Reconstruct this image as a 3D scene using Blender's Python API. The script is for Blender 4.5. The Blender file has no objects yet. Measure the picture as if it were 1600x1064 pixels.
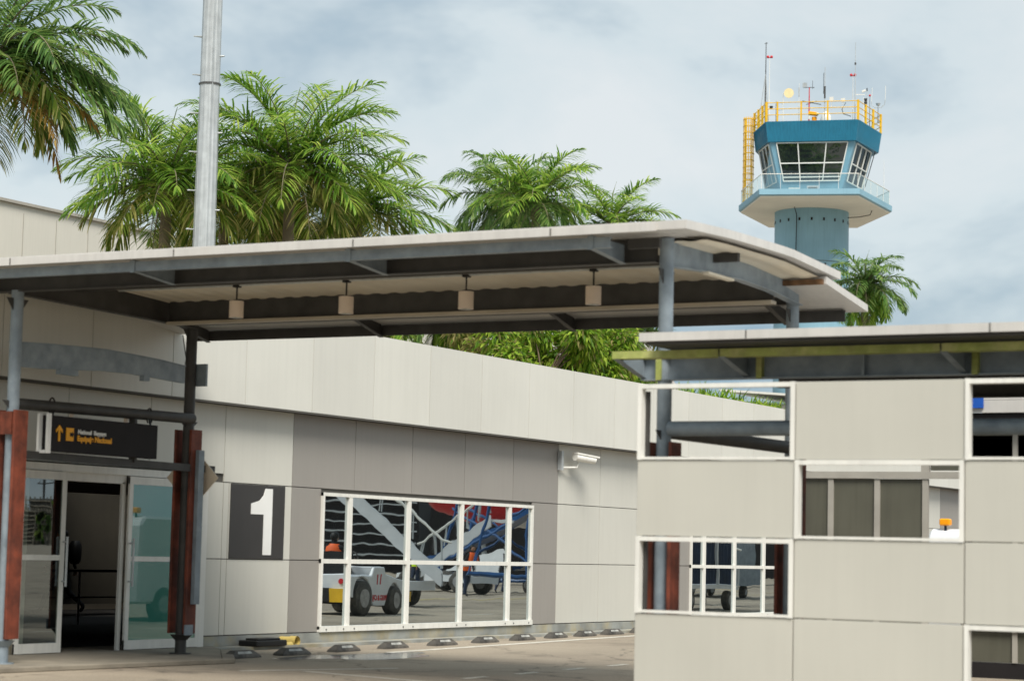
import bpy, math, random
from mathutils import Vector, Matrix
R = math.radians
rnd = random.Random(7)
scene = bpy.context.scene
COL = scene.collection

# ------------------------------------------------------------------ camera
FPX, PITCH, AZ, ROLL, CAMH = 3483.8, math.atan(330.6/3484), R(28.88), math.atan(.02357), 1.55
fw = Vector((math.cos(PITCH)*math.cos(AZ), math.cos(PITCH)*math.sin(AZ), math.sin(PITCH)))
r0 = Vector((math.sin(AZ), -math.cos(AZ), 0)); u0 = r0.cross(fw)
cr = math.cos(ROLL)*r0 + math.sin(ROLL)*u0
cu = -math.sin(ROLL)*r0 + math.cos(ROLL)*u0
cd = bpy.data.cameras.new('camera'); cam = bpy.data.objects.new('camera', cd); COL.objects.link(cam)
M = Matrix((cr, cu, -fw)).transposed().to_4x4(); M.translation = Vector((0, 0, CAMH)); cam.matrix_world = M
cd.sensor_width = 36; cd.lens = 36*FPX/1600; cd.clip_start = .1; cd.clip_end = 9000
cd.dof.use_dof = True; cd.dof.focus_distance = 58; cd.dof.aperture_fstop = 2.2
scene.camera = cam
def at(x, y, D):
    "point seen at photo pixel x, y at depth D (used to survey where far things stand)"
    d = fw + cr*((x-800)/FPX) - cu*((y-532)/FPX)
    h = Vector((math.cos(AZ), math.sin(AZ), 0))
    return Vector((0, 0, CAMH)) + d*(D/d.dot(h))

# ------------------------------------------------------------------ materials
def srgb(r, g, b):
    f = lambda c: (c/255/12.92 if c/255 <= .04045 else ((c/255+.055)/1.055)**2.4)
    return (f(r), f(g), f(b), 1)
def mat(name, col, rough=.6, metal=0, noise=.12, nscale=3.0, streak=0, island=0, bump=0, bscale=40, col2=None, spec=.4, trans=0):
    m = bpy.data.materials.new(name); m.use_nodes = True
    nt = m.node_tree; N = nt.nodes; L = nt.links; b = N['Principled BSDF']
    b.inputs['Roughness'].default_value = rough; b.inputs['Metallic'].default_value = metal
    b.inputs['Specular IOR Level'].default_value = spec
    col = tuple(col[:3])+(1,)
    if trans: b.inputs['Transmission Weight'].default_value = trans
    tc = N.new('ShaderNodeTexCoord')
    n1 = N.new('ShaderNodeTexNoise'); n1.inputs['Scale'].default_value = nscale; n1.inputs['Detail'].default_value = 6
    L.new(tc.outputs['Object'], n1.inputs['Vector'])
    val = n1.outputs['Fac']
    cr_ = N.new('ShaderNodeMapRange'); cr_.inputs['From Min'].default_value = .3; cr_.inputs['From Max'].default_value = .7
    cr_.inputs['To Min'].default_value = 1-noise; cr_.inputs['To Max'].default_value = 1+noise*.6
    L.new(val, cr_.inputs['Value']); fac = cr_.outputs['Result']
    def mul(a, bb):
        x = N.new('ShaderNodeMath'); x.operation = 'MULTIPLY'; L.new(a, x.inputs[0]); L.new(bb, x.inputs[1]); return x.outputs[0]
    if streak:
        mp = N.new('ShaderNodeMapping'); mp.inputs['Scale'].default_value = (9, 9, .45); L.new(tc.outputs['Object'], mp.inputs['Vector'])
        n2 = N.new('ShaderNodeTexNoise'); n2.inputs['Scale'].default_value = 1.5; n2.inputs['Detail'].default_value = 5
        L.new(mp.outputs[0], n2.inputs['Vector'])
        r2 = N.new('ShaderNodeMapRange'); r2.inputs['From Min'].default_value = .42; r2.inputs['From Max'].default_value = .75
        r2.inputs['To Min'].default_value = 1; r2.inputs['To Max'].default_value = 1-streak
        L.new(n2.outputs['Fac'], r2.inputs['Value']); fac = mul(fac, r2.outputs['Result'])
    if island:
        g = N.new('ShaderNodeNewGeometry'); r3 = N.new('ShaderNodeMapRange')
        r3.inputs['To Min'].default_value = 1-island; r3.inputs['To Max'].default_value = 1+island
        L.new(g.outputs['Random Per Island'], r3.inputs['Value']); fac = mul(fac, r3.outputs['Result'])
    mx = N.new('ShaderNodeMix'); mx.data_type = 'RGBA'; mx.blend_type = 'MULTIPLY'; mx.inputs[0].default_value = 1
    mx.inputs[6].default_value = col
    if col2:
        m2 = N.new('ShaderNodeMix'); m2.data_type = 'RGBA'; m2.inputs[6].default_value = col; m2.inputs[7].default_value = tuple(col2[:3])+(1,)
        n4 = N.new('ShaderNodeTexNoise'); n4.inputs['Scale'].default_value = nscale*.6; n4.inputs['Detail'].default_value = 8; n4.inputs['Roughness'].default_value = .65
        L.new(tc.outputs['Object'], n4.inputs['Vector'])
        r4 = N.new('ShaderNodeMapRange'); r4.inputs['From Min'].default_value = .45; r4.inputs['From Max'].default_value = .62
        L.new(n4.outputs['Fac'], r4.inputs['Value']); L.new(r4.outputs[0], m2.inputs[0]); L.new(m2.outputs[2], mx.inputs[6])
    L.new(fac, mx.inputs[7])
    L.new(mx.outputs[2], b.inputs['Base Color'])
    if bump:
        n3 = N.new('ShaderNodeTexNoise'); n3.inputs['Scale'].default_value = bscale; n3.inputs['Detail'].default_value = 3
        L.new(tc.outputs['Object'], n3.inputs['Vector'])
        bp = N.new('ShaderNodeBump'); bp.inputs['Strength'].default_value = bump; bp.inputs['Distance'].default_value = .01
        L.new(n3.outputs['Fac'], bp.inputs['Height']); L.new(bp.outputs[0], b.inputs['Normal'])
    return m
def glass(name, tint, refl, see=0.0, wave=.012, base=(.01, .012, .012)):
    "window glass: dark body or see-through tint, plus a mirror share"
    m = bpy.data.materials.new(name); m.use_nodes = True; nt = m.node_tree; N = nt.nodes; L = nt.links
    N.remove(N['Principled BSDF']); out = N['Material Output']
    g = N.new('ShaderNodeBsdfGlossy'); g.inputs['Roughness'].default_value = .01; g.inputs['Color'].default_value = (.84, .93, .96, 1)
    tc = N.new('ShaderNodeTexCoord'); n = N.new('ShaderNodeTexNoise'); n.inputs['Scale'].default_value = 1.6; n.inputs['Detail'].default_value = 1
    L.new(tc.outputs['Object'], n.inputs['Vector'])
    bp = N.new('ShaderNodeBump'); bp.inputs['Strength'].default_value = 1; bp.inputs['Distance'].default_value = wave
    L.new(n.outputs['Fac'], bp.inputs['Height']); L.new(bp.outputs[0], g.inputs['Normal'])
    d = N.new('ShaderNodeBsdfDiffuse'); d.inputs['Color'].default_value = tuple(base)+(1,)
    t = N.new('ShaderNodeBsdfTransparent'); t.inputs['Color'].default_value = tuple(tint)+(1,)
    m1 = N.new('ShaderNodeMixShader'); m1.inputs[0].default_value = see; L.new(d.outputs[0], m1.inputs[1]); L.new(t.outputs[0], m1.inputs[2])
    m2 = N.new('ShaderNodeMixShader'); m2.inputs[0].default_value = refl; L.new(m1.outputs[0], m2.inputs[1]); L.new(g.outputs[0], m2.inputs[2])
    L.new(m2.outputs[0], out.inputs['Surface']); return m
K = {}
K['upper'] = mat('beige cladding upper', (.62, .61, .555), .38, noise=.045, nscale=.6, streak=.035, island=.035, bump=.35, bscale=1.1)
K['beige'] = mat('beige cladding', (.57, .56, .505), .38, noise=.045, nscale=.6, streak=.035, island=.035, bump=.35, bscale=1.1)
K['grey'] = mat('taupe cladding', (.285, .268, .245), .4, noise=.045, nscale=.6, streak=.035, island=.04, bump=.35, bscale=1.1)
K['lattice'] = mat('greige composite panel', (.485, .473, .42), .38, noise=.045, nscale=.7, streak=.025, island=.04, bump=.35, bscale=1.2)
K['joint'] = mat('dark joint backing', (.09, .085, .075), .8)
K['plinth'] = mat('painted concrete plinth', (.30, .31, .29), .85, noise=.3, nscale=2.2, col2=(.36, .32, .22), bump=.3)
K['white'] = mat('white painted aluminium', (.74, .73, .68), .4, noise=.06, streak=.12)
K['fascia'] = mat('off-white roof sheet', (.56, .54, .51), .45, noise=.08, nscale=2, streak=.1)
K['soffit'] = mat('cream soffit sheet', (.74, .68, .56), .6, noise=.1, nscale=1.5, col2=(.70, .62, .48))
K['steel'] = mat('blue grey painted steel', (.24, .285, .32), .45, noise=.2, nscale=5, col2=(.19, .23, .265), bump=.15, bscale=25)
K['dsteel'] = mat('dark grey and shaded steel', (.05, .048, .045), .55, noise=.3, nscale=4)  # on canopy beams and back column the roof's shade is in this colour
K['brown'] = mat('brown rust', (.16, .085, .04), .8, noise=.5, nscale=9)
K['flange'] = mat('lit beige flange tone', (.42, .37, .29), .6, noise=.15)  # lighter than the beam: bounce light on the flange put into colour
K['algae'] = mat('steel gutter green with algae', (.33, .37, .10), .7, noise=.3, nscale=6, col2=(.44, .44, .17))
K['rust'] = mat('red oxide rusty channel', (.21, .05, .025), .65, noise=.5, nscale=4, col2=(.11, .032, .02), streak=.4, bump=.3)
K['bolt'] = mat('bolt steel', (.12, .12, .12), .5, .6)
K['black'] = mat('black', (.012, .012, .012), .5, spec=.3)
K['rubber'] = mat('worn black rubber', (.06, .055, .048), .7, noise=.4, nscale=8, col2=(.11, .10, .085), bump=.3)
K['reflect'] = mat('reflective strip', (.42, .42, .39), .5, noise=.6, nscale=9)
K['sign'] = mat('charcoal sign face', (.018, .016, .017), .7, spec=.2)
K['orange'] = mat('amber lettering', (.80, .36, .01), .5, noise=.02)
K['letter'] = mat('white lettering', (.78, .78, .76), .5, noise=.02)
K['numdark'] = mat('charcoal vinyl', (.036, .034, .033), .5, noise=.1)
K['lampshade'] = mat('beige lamp body', (.74, .62, .51), .5, noise=.06)
K['galv'] = mat('galvanised steel', (.50, .53, .54), .42, .25, noise=.15, nscale=3, streak=.25)
K['pvc'] = mat('yellow drain pipe', (.62, .47, .14), .45, noise=.2)
K['tshaft'] = mat('pale blue tower paint', (.235, .42, .52), .6, noise=.1, nscale=.5, streak=.1)
K['tcab'] = mat('blue cab panels', (.19, .37, .47), .5, noise=.1, nscale=.8, streak=.12)
K['tblue'] = mat('deep blue metal fascia', (.014, .165, .27), .45, noise=.12, nscale=.8, streak=.2)
K['twhite'] = mat('white painted slab soffit', (.78, .76, .68), .7, noise=.07, nscale=.5)
K['yellow'] = mat('yellow painted steel', (.78, .47, .02), .45, noise=.12, nscale=4)
K['cream'] = mat('cream dish', (.75, .62, .34), .5)
K['red'] = mat('red paint', (.55, .02, .03), .4)
K['trunk'] = mat('palm trunk', (.23, .19, .14), .9, noise=.3, nscale=2, bump=.5, bscale=8)
K['bark'] = mat('tree bark', (.13, .09, .06), .9, noise=.4, nscale=3, bump=.5)
K['hall'] = mat('pale ribbed metal wall', (.58, .56, .50), .6, noise=.04, nscale=.3, streak=.05)
K['concrete'] = mat('raw concrete', (.26, .23, .18), .9, noise=.3, nscale=.3)
K['skin'] = mat('skin', (.36, .2, .13), .6)
K['dark_cloth'] = mat('dark clothing', (.015, .015, .018), .9)
K['navy'] = mat('navy cloth curtain', (.02, .035, .075), .8, noise=.4, nscale=2)
K['hivis'] = mat('orange high visibility vest', (.85, .13, .02), .6)
K['hiyel'] = mat('yellow high visibility vest', (.55, .75, .03), .6)
K['vehwhite'] = mat('white vehicle paint', (.70, .72, .74), .3, noise=.08)
K['vehyel'] = mat('yellow bumper paint', (.70, .42, .02), .4, noise=.15)
K['vehblue'] = mat('blue machine paint', (.02, .08, .22), .35, noise=.2)
K['rim'] = mat('steel rim', (.36, .36, .36), .4, .4, noise=.3, nscale=9)
K['olive'] = mat('olive tinted panel', (.10, .098, .075), .35, noise=.12, nscale=1.5, streak=.15)
K['mullion'] = mat('taupe mullion', (.36, .34, .30), .5)
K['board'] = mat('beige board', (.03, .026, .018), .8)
K['diamond'] = mat('beige sign back', (.78, .67, .52), .6, noise=.1)
K['bluebox'] = mat('bright blue plastic', (.01, .09, .45), .4)
K['paver'] = mat('entrance concrete', (.27, .24, .19), .9, noise=.25, nscale=1.4, col2=(.20, .175, .14), bump=.3, bscale=60)
K['paint'] = mat('worn white road paint', (.66, .63, .55), .8, noise=.25, nscale=5)
K['paley'] = mat('worn yellow road paint', (.45, .36, .16), .8, noise=.35, nscale=5)
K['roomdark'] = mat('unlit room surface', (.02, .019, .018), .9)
G = {}
G['win'] = glass('reflective window glass', (.2, .2, .2), .58, 0, .0007)
G['door'] = glass('door glass', (.55, .6, .55), .24, .75, .0004)
G['teal'] = glass('door glass with painted teal reflection', (.2, .4, .36), .16, .0, .0004, base=(.045, .19, .15))  # teal of the reflected scene is put into the glass body colour
G['cab'] = glass('dark cab glass', (.2, .25, .25), .12, 0, .004, base=(.012, .016, .018))
G['bal'] = glass('clear balustrade glass', (.86, .94, .92), .16, .95, .001, base=(.3, .4, .4))
K['beacon'] = mat('amber beacon', (.95, .35, .0), .3, noise=.02)

def ground_mat():
    m = mat('asphalt', (.33, .28, .215), .9, noise=.2, nscale=.35, bump=.5, bscale=90, col2=(.265, .22, .17))
    nt = m.node_tree; N = nt.nodes; L = nt.links; b = N['Principled BSDF']
    src = b.inputs['Base Color'].links[0].from_socket
    tc = N.new('ShaderNodeTexCoord'); v = N.new('ShaderNodeTexNoise'); v.inputs['Scale'].default_value = 45; v.inputs['Detail'].default_value = 4
    L.new(tc.outputs['Object'], v.inputs['Vector'])
    r = N.new('ShaderNodeMapRange'); r.inputs['From Min'].default_value = .35; r.inputs['From Max'].default_value = .65; r.inputs['To Min'].default_value = .72; r.inputs['To Max'].default_value = 1.25
    L.new(v.outputs['Fac'], r.inputs['Value'])
    mx = N.new('ShaderNodeMix'); mx.data_type = 'RGBA'; mx.blend_type = 'MULTIPLY'; mx.inputs[0].default_value = 1
    L.new(src, mx.inputs[6]); L.new(r.outputs[0], mx.inputs[7]); L.new(mx.outputs[2], b.inputs['Base Color'])
    # cracks and oil spots of the old paving
    src = b.inputs['Base Color'].links[0].from_socket
    wv = N.new('ShaderNodeTexNoise'); wv.inputs['Scale'].default_value = 1.3; L.new(tc.outputs['Object'], wv.inputs['Vector'])
    ad = N.new('ShaderNodeVectorMath'); ad.operation = 'MULTIPLY_ADD'; ad.inputs[1].default_value = (1.2, 1.2, 0); L.new(wv.outputs['Color'], ad.inputs[0]); L.new(tc.outputs['Object'], ad.inputs[2])
    vo = N.new('ShaderNodeTexVoronoi'); vo.feature = 'DISTANCE_TO_EDGE'; vo.inputs['Scale'].default_value = .33; L.new(ad.outputs[0], vo.inputs['Vector'])
    r1 = N.new('ShaderNodeMapRange'); r1.inputs['From Min'].default_value = .002; r1.inputs['From Max'].default_value = .012; r1.inputs['To Min'].default_value = .55; L.new(vo.outputs['Distance'], r1.inputs['Value'])
    os_ = N.new('ShaderNodeTexNoise'); os_.inputs['Scale'].default_value = 1.1; os_.inputs['Detail'].default_value = 5; L.new(tc.outputs['Object'], os_.inputs['Vector'])
    r2 = N.new('ShaderNodeMapRange'); r2.inputs['From Min'].default_value = .60; r2.inputs['From Max'].default_value = .70; r2.inputs['To Min'].default_value = 1; r2.inputs['To Max'].default_value = .62; L.new(os_.outputs['Fac'], r2.inputs['Value'])
    mm = N.new('ShaderNodeMath'); mm.operation = 'MULTIPLY'; L.new(r1.outputs[0], mm.inputs[0]); L.new(r2.outputs[0], mm.inputs[1])
    m3 = N.new('ShaderNodeMix'); m3.data_type = 'RGBA'; m3.blend_type = 'MULTIPLY'; m3.inputs[0].default_value = 1; L.new(src, m3.inputs[6]); L.new(mm.outputs[0], m3.inputs[7]); L.new(m3.outputs[2], b.inputs['Base Color'])
    return m
K['ground'] = ground_mat()
K['wet'] = mat('wet asphalt', (.05, .045, .04), .12, noise=.3, nscale=3, spec=.7)

def leaf_mat(name, c1, c2, c3, tr=.46):
    m = bpy.data.materials.new(name); m.use_nodes = True; nt = m.node_tree; N = nt.nodes; L = nt.links
    b = N['Principled BSDF']; b.inputs['Roughness'].default_value = .5; b.inputs['Specular IOR Level'].default_value = .22
    g = N.new('ShaderNodeNewGeometry'); rp = N.new('ShaderNodeValToRGB'); L.new(g.outputs['Random Per Island'], rp.inputs[0])
    rp.color_ramp.elements[0].color = tuple(c1)+(1,); rp.color_ramp.elements[1].color = tuple(c3)+(1,)
    e = rp.color_ramp.elements.new(.55); e.color = tuple(c2)+(1,)
    L.new(rp.outputs[0], b.inputs['Base Color'])
    t = N.new('ShaderNodeBsdfTranslucent'); hs = N.new('ShaderNodeHueSaturation'); hs.inputs['Value'].default_value = 1.5; hs.inputs['Hue'].default_value = .485
    L.new(rp.outputs[0], hs.inputs['Color']); L.new(hs.outputs[0], t.inputs[0])
    mx = N.new('ShaderNodeMixShader'); mx.inputs[0].default_value = tr
    L.new(b.outputs[0], mx.inputs[1]); L.new(t.outputs[0], mx.inputs[2]); L.new(mx.outputs[0], N['Material Output'].inputs[0])
    return m
K['frond'] = leaf_mat('palm leaflets', (.055, .135, .022), (.155, .315, .04), (.42, .54, .11))
K['frondlo'] = leaf_mat('old palm leaflets', (.05, .11, .015), (.17, .24, .035), (.55, .50, .20))
K['frondcool'] = leaf_mat('cool palm leaflets', (.045, .11, .032), (.12, .235, .055), (.29, .40, .13))
K['leaf'] = leaf_mat('broad leaves', (.035, .09, .008), (.16, .31, .025), (.42, .54, .07))
K['leafdry'] = leaf_mat('yellowing leaves', (.10, .12, .02), (.22, .22, .06), (.36, .30, .13))
K['frondbrown'] = leaf_mat('brown seed stalks', (.14, .09, .02), (.34, .20, .05), (.45, .33, .08), .2)

# ------------------------------------------------------------------ mesh builder
class MB:
    def __init__(s): s.v = []; s.f = []
    def poly(s, pts, faces):
        n = len(s.v); s.v += [tuple(p) for p in pts]; s.f += [tuple(i+n for i in f) for f in faces]; return s
    def box(s, x0, x1, y0, y1, z0, z1):
        return s.poly([(x0,y0,z0),(x1,y0,z0),(x1,y1,z0),(x0,y1,z0),(x0,y0,z1),(x1,y0,z1),(x1,y1,z1),(x0,y1,z1)],
                      [(0,3,2,1),(4,5,6,7),(0,1,5,4),(1,2,6,5),(2,3,7,6),(3,0,4,7)])
    def bar(s, a, b, w, h=None, up=(0,0,1)):
        "rectangular bar from a to b"
        a, b = Vector(a), Vector(b); h = h or w; d = (b-a).normalized(); up = Vector(up)
        if abs(d.dot(up)) > .98: up = Vector((1,0,0))
        x = d.cross(up).normalized()*w/2; y = x.cross(d).normalized()*h/2
        return s.poly([a-x-y,a+x-y,a+x+y,a-x+y,b-x-y,b+x-y,b+x+y,b-x+y],
                      [(0,3,2,1),(4,5,6,7),(0,1,5,4),(1,2,6,5),(2,3,7,6),(3,0,4,7)])
    def tube(s, pts, r, n=8, r2=None, cap=True):
        pts = [Vector(p) for p in pts]; k = len(pts); rings = []
        for i, p in enumerate(pts):
            d = (pts[min(i+1,k-1)]-pts[max(i-1,0)]).normalized()
            up = Vector((0,0,1)) if abs(d.z) < .95 else Vector((1,0,0))
            x = d.cross(up).normalized(); y = x.cross(d)
            rr = r if not r2 else r+(r2-r)*i/(k-1)
            if isinstance(r, (list, tuple)): rr = r[i]
            rings.append([p + x*rr*math.cos(2*math.pi*j/n) + y*rr*math.sin(2*math.pi*j/n) for j in range(n)])
        v = [q for rg in rings for q in rg]; f = []
        for i in range(k-1):
            for j in range(n):
                j2 = (j+1) % n; f.append((i*n+j, i*n+j2, (i+1)*n+j2, (i+1)*n+j))
        if cap: f += [tuple(range(n-1,-1,-1)), tuple(range((k-1)*n, k*n))]
        return s.poly(v, f)
    def prism(s, pts, axis, a, b):
        "extrude a 2-D outline along axis 0/1/2 from a to b"
        def P(p, t):
            q = list(p); q.insert(axis, t); return tuple(q)
        n = len(pts)
        return s.poly([P(p, a) for p in pts]+[P(p, b) for p in pts],
                      [tuple(range(n)), tuple(range(2*n-1, n-1, -1))]+[(i, n+i, n+(i+1)%n, (i+1)%n) for i in range(n)])
    def loft(s, rings, cap=True):
        n = len(rings[0]); f = []
        for i in range(len(rings)-1):
            for j in range(n):
                j2 = (j+1) % n; f.append((i*n+j, i*n+j2, (i+1)*n+j2, (i+1)*n+j))
        if cap: f += [tuple(range(n-1,-1,-1)), tuple(range((len(rings)-1)*n, len(rings)*n))]
        return s.poly([q for rg in rings for q in rg], f)
    def ball(s, c, r, n=10, m=7, sz=1):
        c = Vector(c); rings = []
        for i in range(1, m):
            t = math.pi*i/m; rings.append([c+Vector((r*math.sin(t)*math.cos(2*math.pi*j/n), r*math.sin(t)*math.sin(2*math.pi*j/n), -r*sz*math.cos(t))) for j in range(n)])
        return s.loft(rings)
    def build(s, name, m, parent=None, smooth=False, bevel=0, recalc=True):
        me = bpy.data.meshes.new(name)
        if parent is not None: o0 = org(parent)
        else:
            xs = [p[0] for p in s.v]; ys = [p[1] for p in s.v]; zs = [p[2] for p in s.v]
            o0 = Vector(((min(xs)+max(xs))/2, (min(ys)+max(ys))/2, min(zs)))
        me.from_pydata([tuple(Vector(p)-o0) for p in s.v], [], s.f)
        if recalc:
            import bmesh
            b = bmesh.new(); b.from_mesh(me); bmesh.ops.recalc_face_normals(b, faces=b.faces); b.to_mesh(me); b.free()
        me.materials.append(m)
        if smooth:
            me.shade_smooth()
        o = bpy.data.objects.new(name, me); COL.objects.link(o)
        if parent is not None: o.parent = parent
        else: o.location = o0
        if smooth:
            try: me.set_sharp_from_angle(angle=R(40))
            except Exception: pass
        if bevel:
            bv = o.modifiers.new('bevel', 'BEVEL'); bv.width = bevel; bv.segments = 1; bv.limit_method = 'ANGLE'
        return o
def org(o):
    p = Vector((0,0,0))
    while o is not None: p += o.location; o = o.parent
    return p
def tag(o, label=None, cat=None, group=None, kind=None):
    if label: o['label'] = label
    if cat: o['category'] = cat
    if group: o['group'] = group
    if kind: o['kind'] = kind
    return o
def thing(name, loc, label, cat, group=None):
    o = bpy.data.objects.new(name, None); COL.objects.link(o); o.location = loc; o.empty_display_size = .2
    return tag(o, label, cat, group)
def copy_tree(o, parent=None):
    c = o.copy(); COL.objects.link(c); c.parent = parent
    for ch in list(o.children): copy_tree(ch, c)
    return c
def text_obj(body, size, mt, parent, loc, ux, uy, name='lettering', off=0, ext=.004, mirror=False):
    "flat lettering whose local x, y run along ux, uy"
    cu_ = bpy.data.curves.new(name, 'FONT'); cu_.body = body; cu_.size = size; cu_.offset = off; cu_.extrude = ext
    t = bpy.data.objects.new('tmp', cu_); COL.objects.link(t)
    bpy.context.view_layer.update()
    me = bpy.data.meshes.new_from_object(t.evaluated_get(bpy.context.evaluated_depsgraph_get()))
    bpy.data.objects.remove(t)
    ux = Vector(ux).normalized(); uy = Vector(uy).normalized(); uz = ux.cross(uy)
    MM = Matrix((ux, uy, uz)).transposed().to_4x4(); MM.translation = Vector(loc)-org(parent)
    me.transform(MM); me.materials.clear(); me.materials.append(mt); me.name = name
    o = bpy.data.objects.new(name, me); COL.objects.link(o); o.parent = parent; return o

# ------------------------------------------------------------------ world, light
w = bpy.data.worlds.new('World'); scene.world = w; w.use_nodes = True; nt = w.node_tree; N = nt.nodes; L = nt.links
bg = N['Background']
SUN_EL, SUN_AZ = R(50), R(224)      # direction towards the sun, azimuth from +X
sky = N.new('ShaderNodeTexSky'); sky.sky_type = 'NISHITA'; sky.sun_disc = False; sky.sun_elevation = SUN_EL
sky.sun_rotation = R(90)-SUN_AZ; sky.dust_density = 2.0
tc = N.new('ShaderNodeTexCoord')
sep = N.new('ShaderNodeSeparateXYZ'); L.new(tc.outputs['Generated'], sep.inputs[0])
mp = N.new('ShaderNodeMapping'); mp.inputs['Scale'].default_value = (1, 1, 1.9); mp.inputs['Location'].default_value = (-6, -3, .5)
L.new(tc.outputs['Generated'], mp.inputs['Vector'])
n1 = N.new('ShaderNodeTexNoise'); n1.inputs['Scale'].default_value = 3.4; n1.inputs['Detail'].default_value = 6; n1.inputs['Roughness'].default_value = .58; n1.inputs['Distortion'].default_value = .35
L.new(mp.outputs[0], n1.inputs['Vector'])
rp = N.new('ShaderNodeValToRGB'); L.new(n1.outputs['Fac'], rp.inputs[0])
cre = rp.color_ramp; cre.elements[0].position = .35; cre.elements[0].color = (.245, .365, .46, 1)
cre.elements[1].position = .66; cre.elements[1].color = (.69, .725, .73, 1)
e = cre.elements.new(.45); e.color = (.41, .50, .555, 1)
e = cre.elements.new(.54); e.color = (.60, .67, .69, 1)
sk = N.new('ShaderNodeVectorMath'); sk.operation = 'SCALE'; sk.inputs['Scale'].default_value = .1; L.new(sky.outputs[0], sk.inputs[0])
mxs = N.new('ShaderNodeMix'); mxs.data_type = 'RGBA'; mxs.inputs[0].default_value = .86
L.new(sk.outputs[0], mxs.inputs[6]); L.new(rp.outputs[0], mxs.inputs[7])
L.new(mxs.outputs[2], bg.inputs['Color']); bg.inputs['Strength'].default_value = .74
sl = bpy.data.lights.new('sun', 'SUN'); sl.energy = 2.9; sl.angle = R(28); sl.color = (1, .95, .87)
so = bpy.data.objects.new('sun', sl); COL.objects.link(so)
sd = Vector((math.cos(SUN_EL)*math.cos(SUN_AZ), math.cos(SUN_EL)*math.sin(SUN_AZ), math.sin(SUN_EL)))
so.rotation_euler = sd.to_track_quat('Z', 'Y').to_euler()
scene.view_settings.view_transform = 'Standard'; scene.view_settings.look = 'None'; scene.view_settings.exposure = .70; scene.view_settings.gamma = 1
scene.cycles.max_bounces = 7; scene.cycles.transparent_max_bounces = 24; scene.cycles.use_denoising = True
scene.cycles.sample_clamp_indirect = 6

# ------------------------------------------------------------------ ground
g = MB(); S_ = 4000; k = 24
xs = [-S_, -600, -100, 0, 20, 40, 60, 100, 200, 600, S_]
for i in range(len(xs)-1):
    for j in range(len(xs)-1):
        pass
g.poly([(-S_,-S_,0),(S_,-S_,0),(S_,S_,0),(-S_,S_,0)], [(0,1,2,3)])
tag(g.build('ground', K['ground']), kind='structure')
def strip(m, a, b, w_, z=.004):
    a = Vector((a[0], a[1], z)); b = Vector((b[0], b[1], z)); d = (b-a).normalized(); n = Vector((-d.y, d.x, 0))*w_/2
    m.poly([a-n, b-n, b+n, a+n], [(0,1,2,3)])
mk = MB()
strip(mk, (28.9, 17.95), (60, 21.4-.9), .15)
strip(mk, (23.0, 16.45), (25.2, 14.5+1.0), .10)
strip(mk, (23.6, 15.9), (22.6, 12.6), .09)
for i in range(-1, 9):
    a = 25.35+i*1.48; strip(mk, (a, 13.80+i*.07), (a+.62, 13.83+i*.07), .10)
for i in range(14):
    a = 40+i*4.2; strip(mk, (a, 12.6-i*.2), (a+1.5, 12.5-i*.2), .10)
tag(mk.build('road_markings', K['paint']), kind='structure')
mk = MB(); strip(mk, (50, 5), (100, -2), .22); strip(mk, (55, 3.2), (110, 2.4), .18)
tag(mk.build('apron_markings', K['paley']), kind='structure')
pd = MB(); pts = []
for i in range(28):
    a = 2*math.pi*i/28; r_ = 1+.22*math.sin(3*a+.6)+.13*math.sin(5*a)
    pts.append((27.6+1.55*r_*math.cos(a)-.25*r_*math.sin(a), 17.55+.62*r_*math.sin(a), .003))
pd.poly(pts, [tuple(range(28))]); tag(pd.build('puddle', K['wet']), kind='structure')
pv = MB(); pv.prism([(19.2, 20.9), (19.6, 18.15), (24.4, 17.75), (26.5, 19.3), (27.2, 19.95), (27.2, 20.9)], 2, 0, .06)
tag(pv.build('entrance_pavement', K['paver'], bevel=.02), kind='structure')
pk = MB(); pk.prism([(19.7, 18.12), (19.72, 17.95), (24.42, 17.55), (26.6, 19.18), (26.45, 19.28), (24.36, 17.72)], 2, 0, .064)
tag(pk.build('pavement_edge', K['paver'], bevel=.01), kind='structure')
kb = MB(); kb.box(26.9, 90, 19.62, 19.94, 0, .05); tag(kb.build('wall_gutter_strip', K['plinth']), kind='structure')

# ------------------------------------------------------------------ terminal building
T = thing('terminal_building', (30, 21, 0), 'long low beige and grey clad terminal building with white framed windows', 'building')
bk = MB()
bk.box(-20, 22.85, 20.03, 20.3, .0, 3.7); bk.box(26.92, 90, 20.03, 20.3, 0, 3.7); bk.box(22.85, 26.92, 20.03, 20.3, 2.6, 3.7)
bk.box(-20, 90, 19.76, 20.3, 3.705, 4.9)
bk.build('backing_wall', K['joint'], T)
rf = MB(); rf.box(-20, 34, 20.3, 33, 4.3, 4.6); rf.box(40, 90, 20.3, 33, 4.3, 4.6); rf.box(34, 40, 20.3, 27, 4.3, 4.6); rf.box(34, 40, 29.9, 33, 4.3, 4.6); rf.box(-20, 90, 32.7, 33, 0, 4.3); rf.build('roof', K['concrete'], T)  # gap left open over the board, added to let daylight into the room
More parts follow.
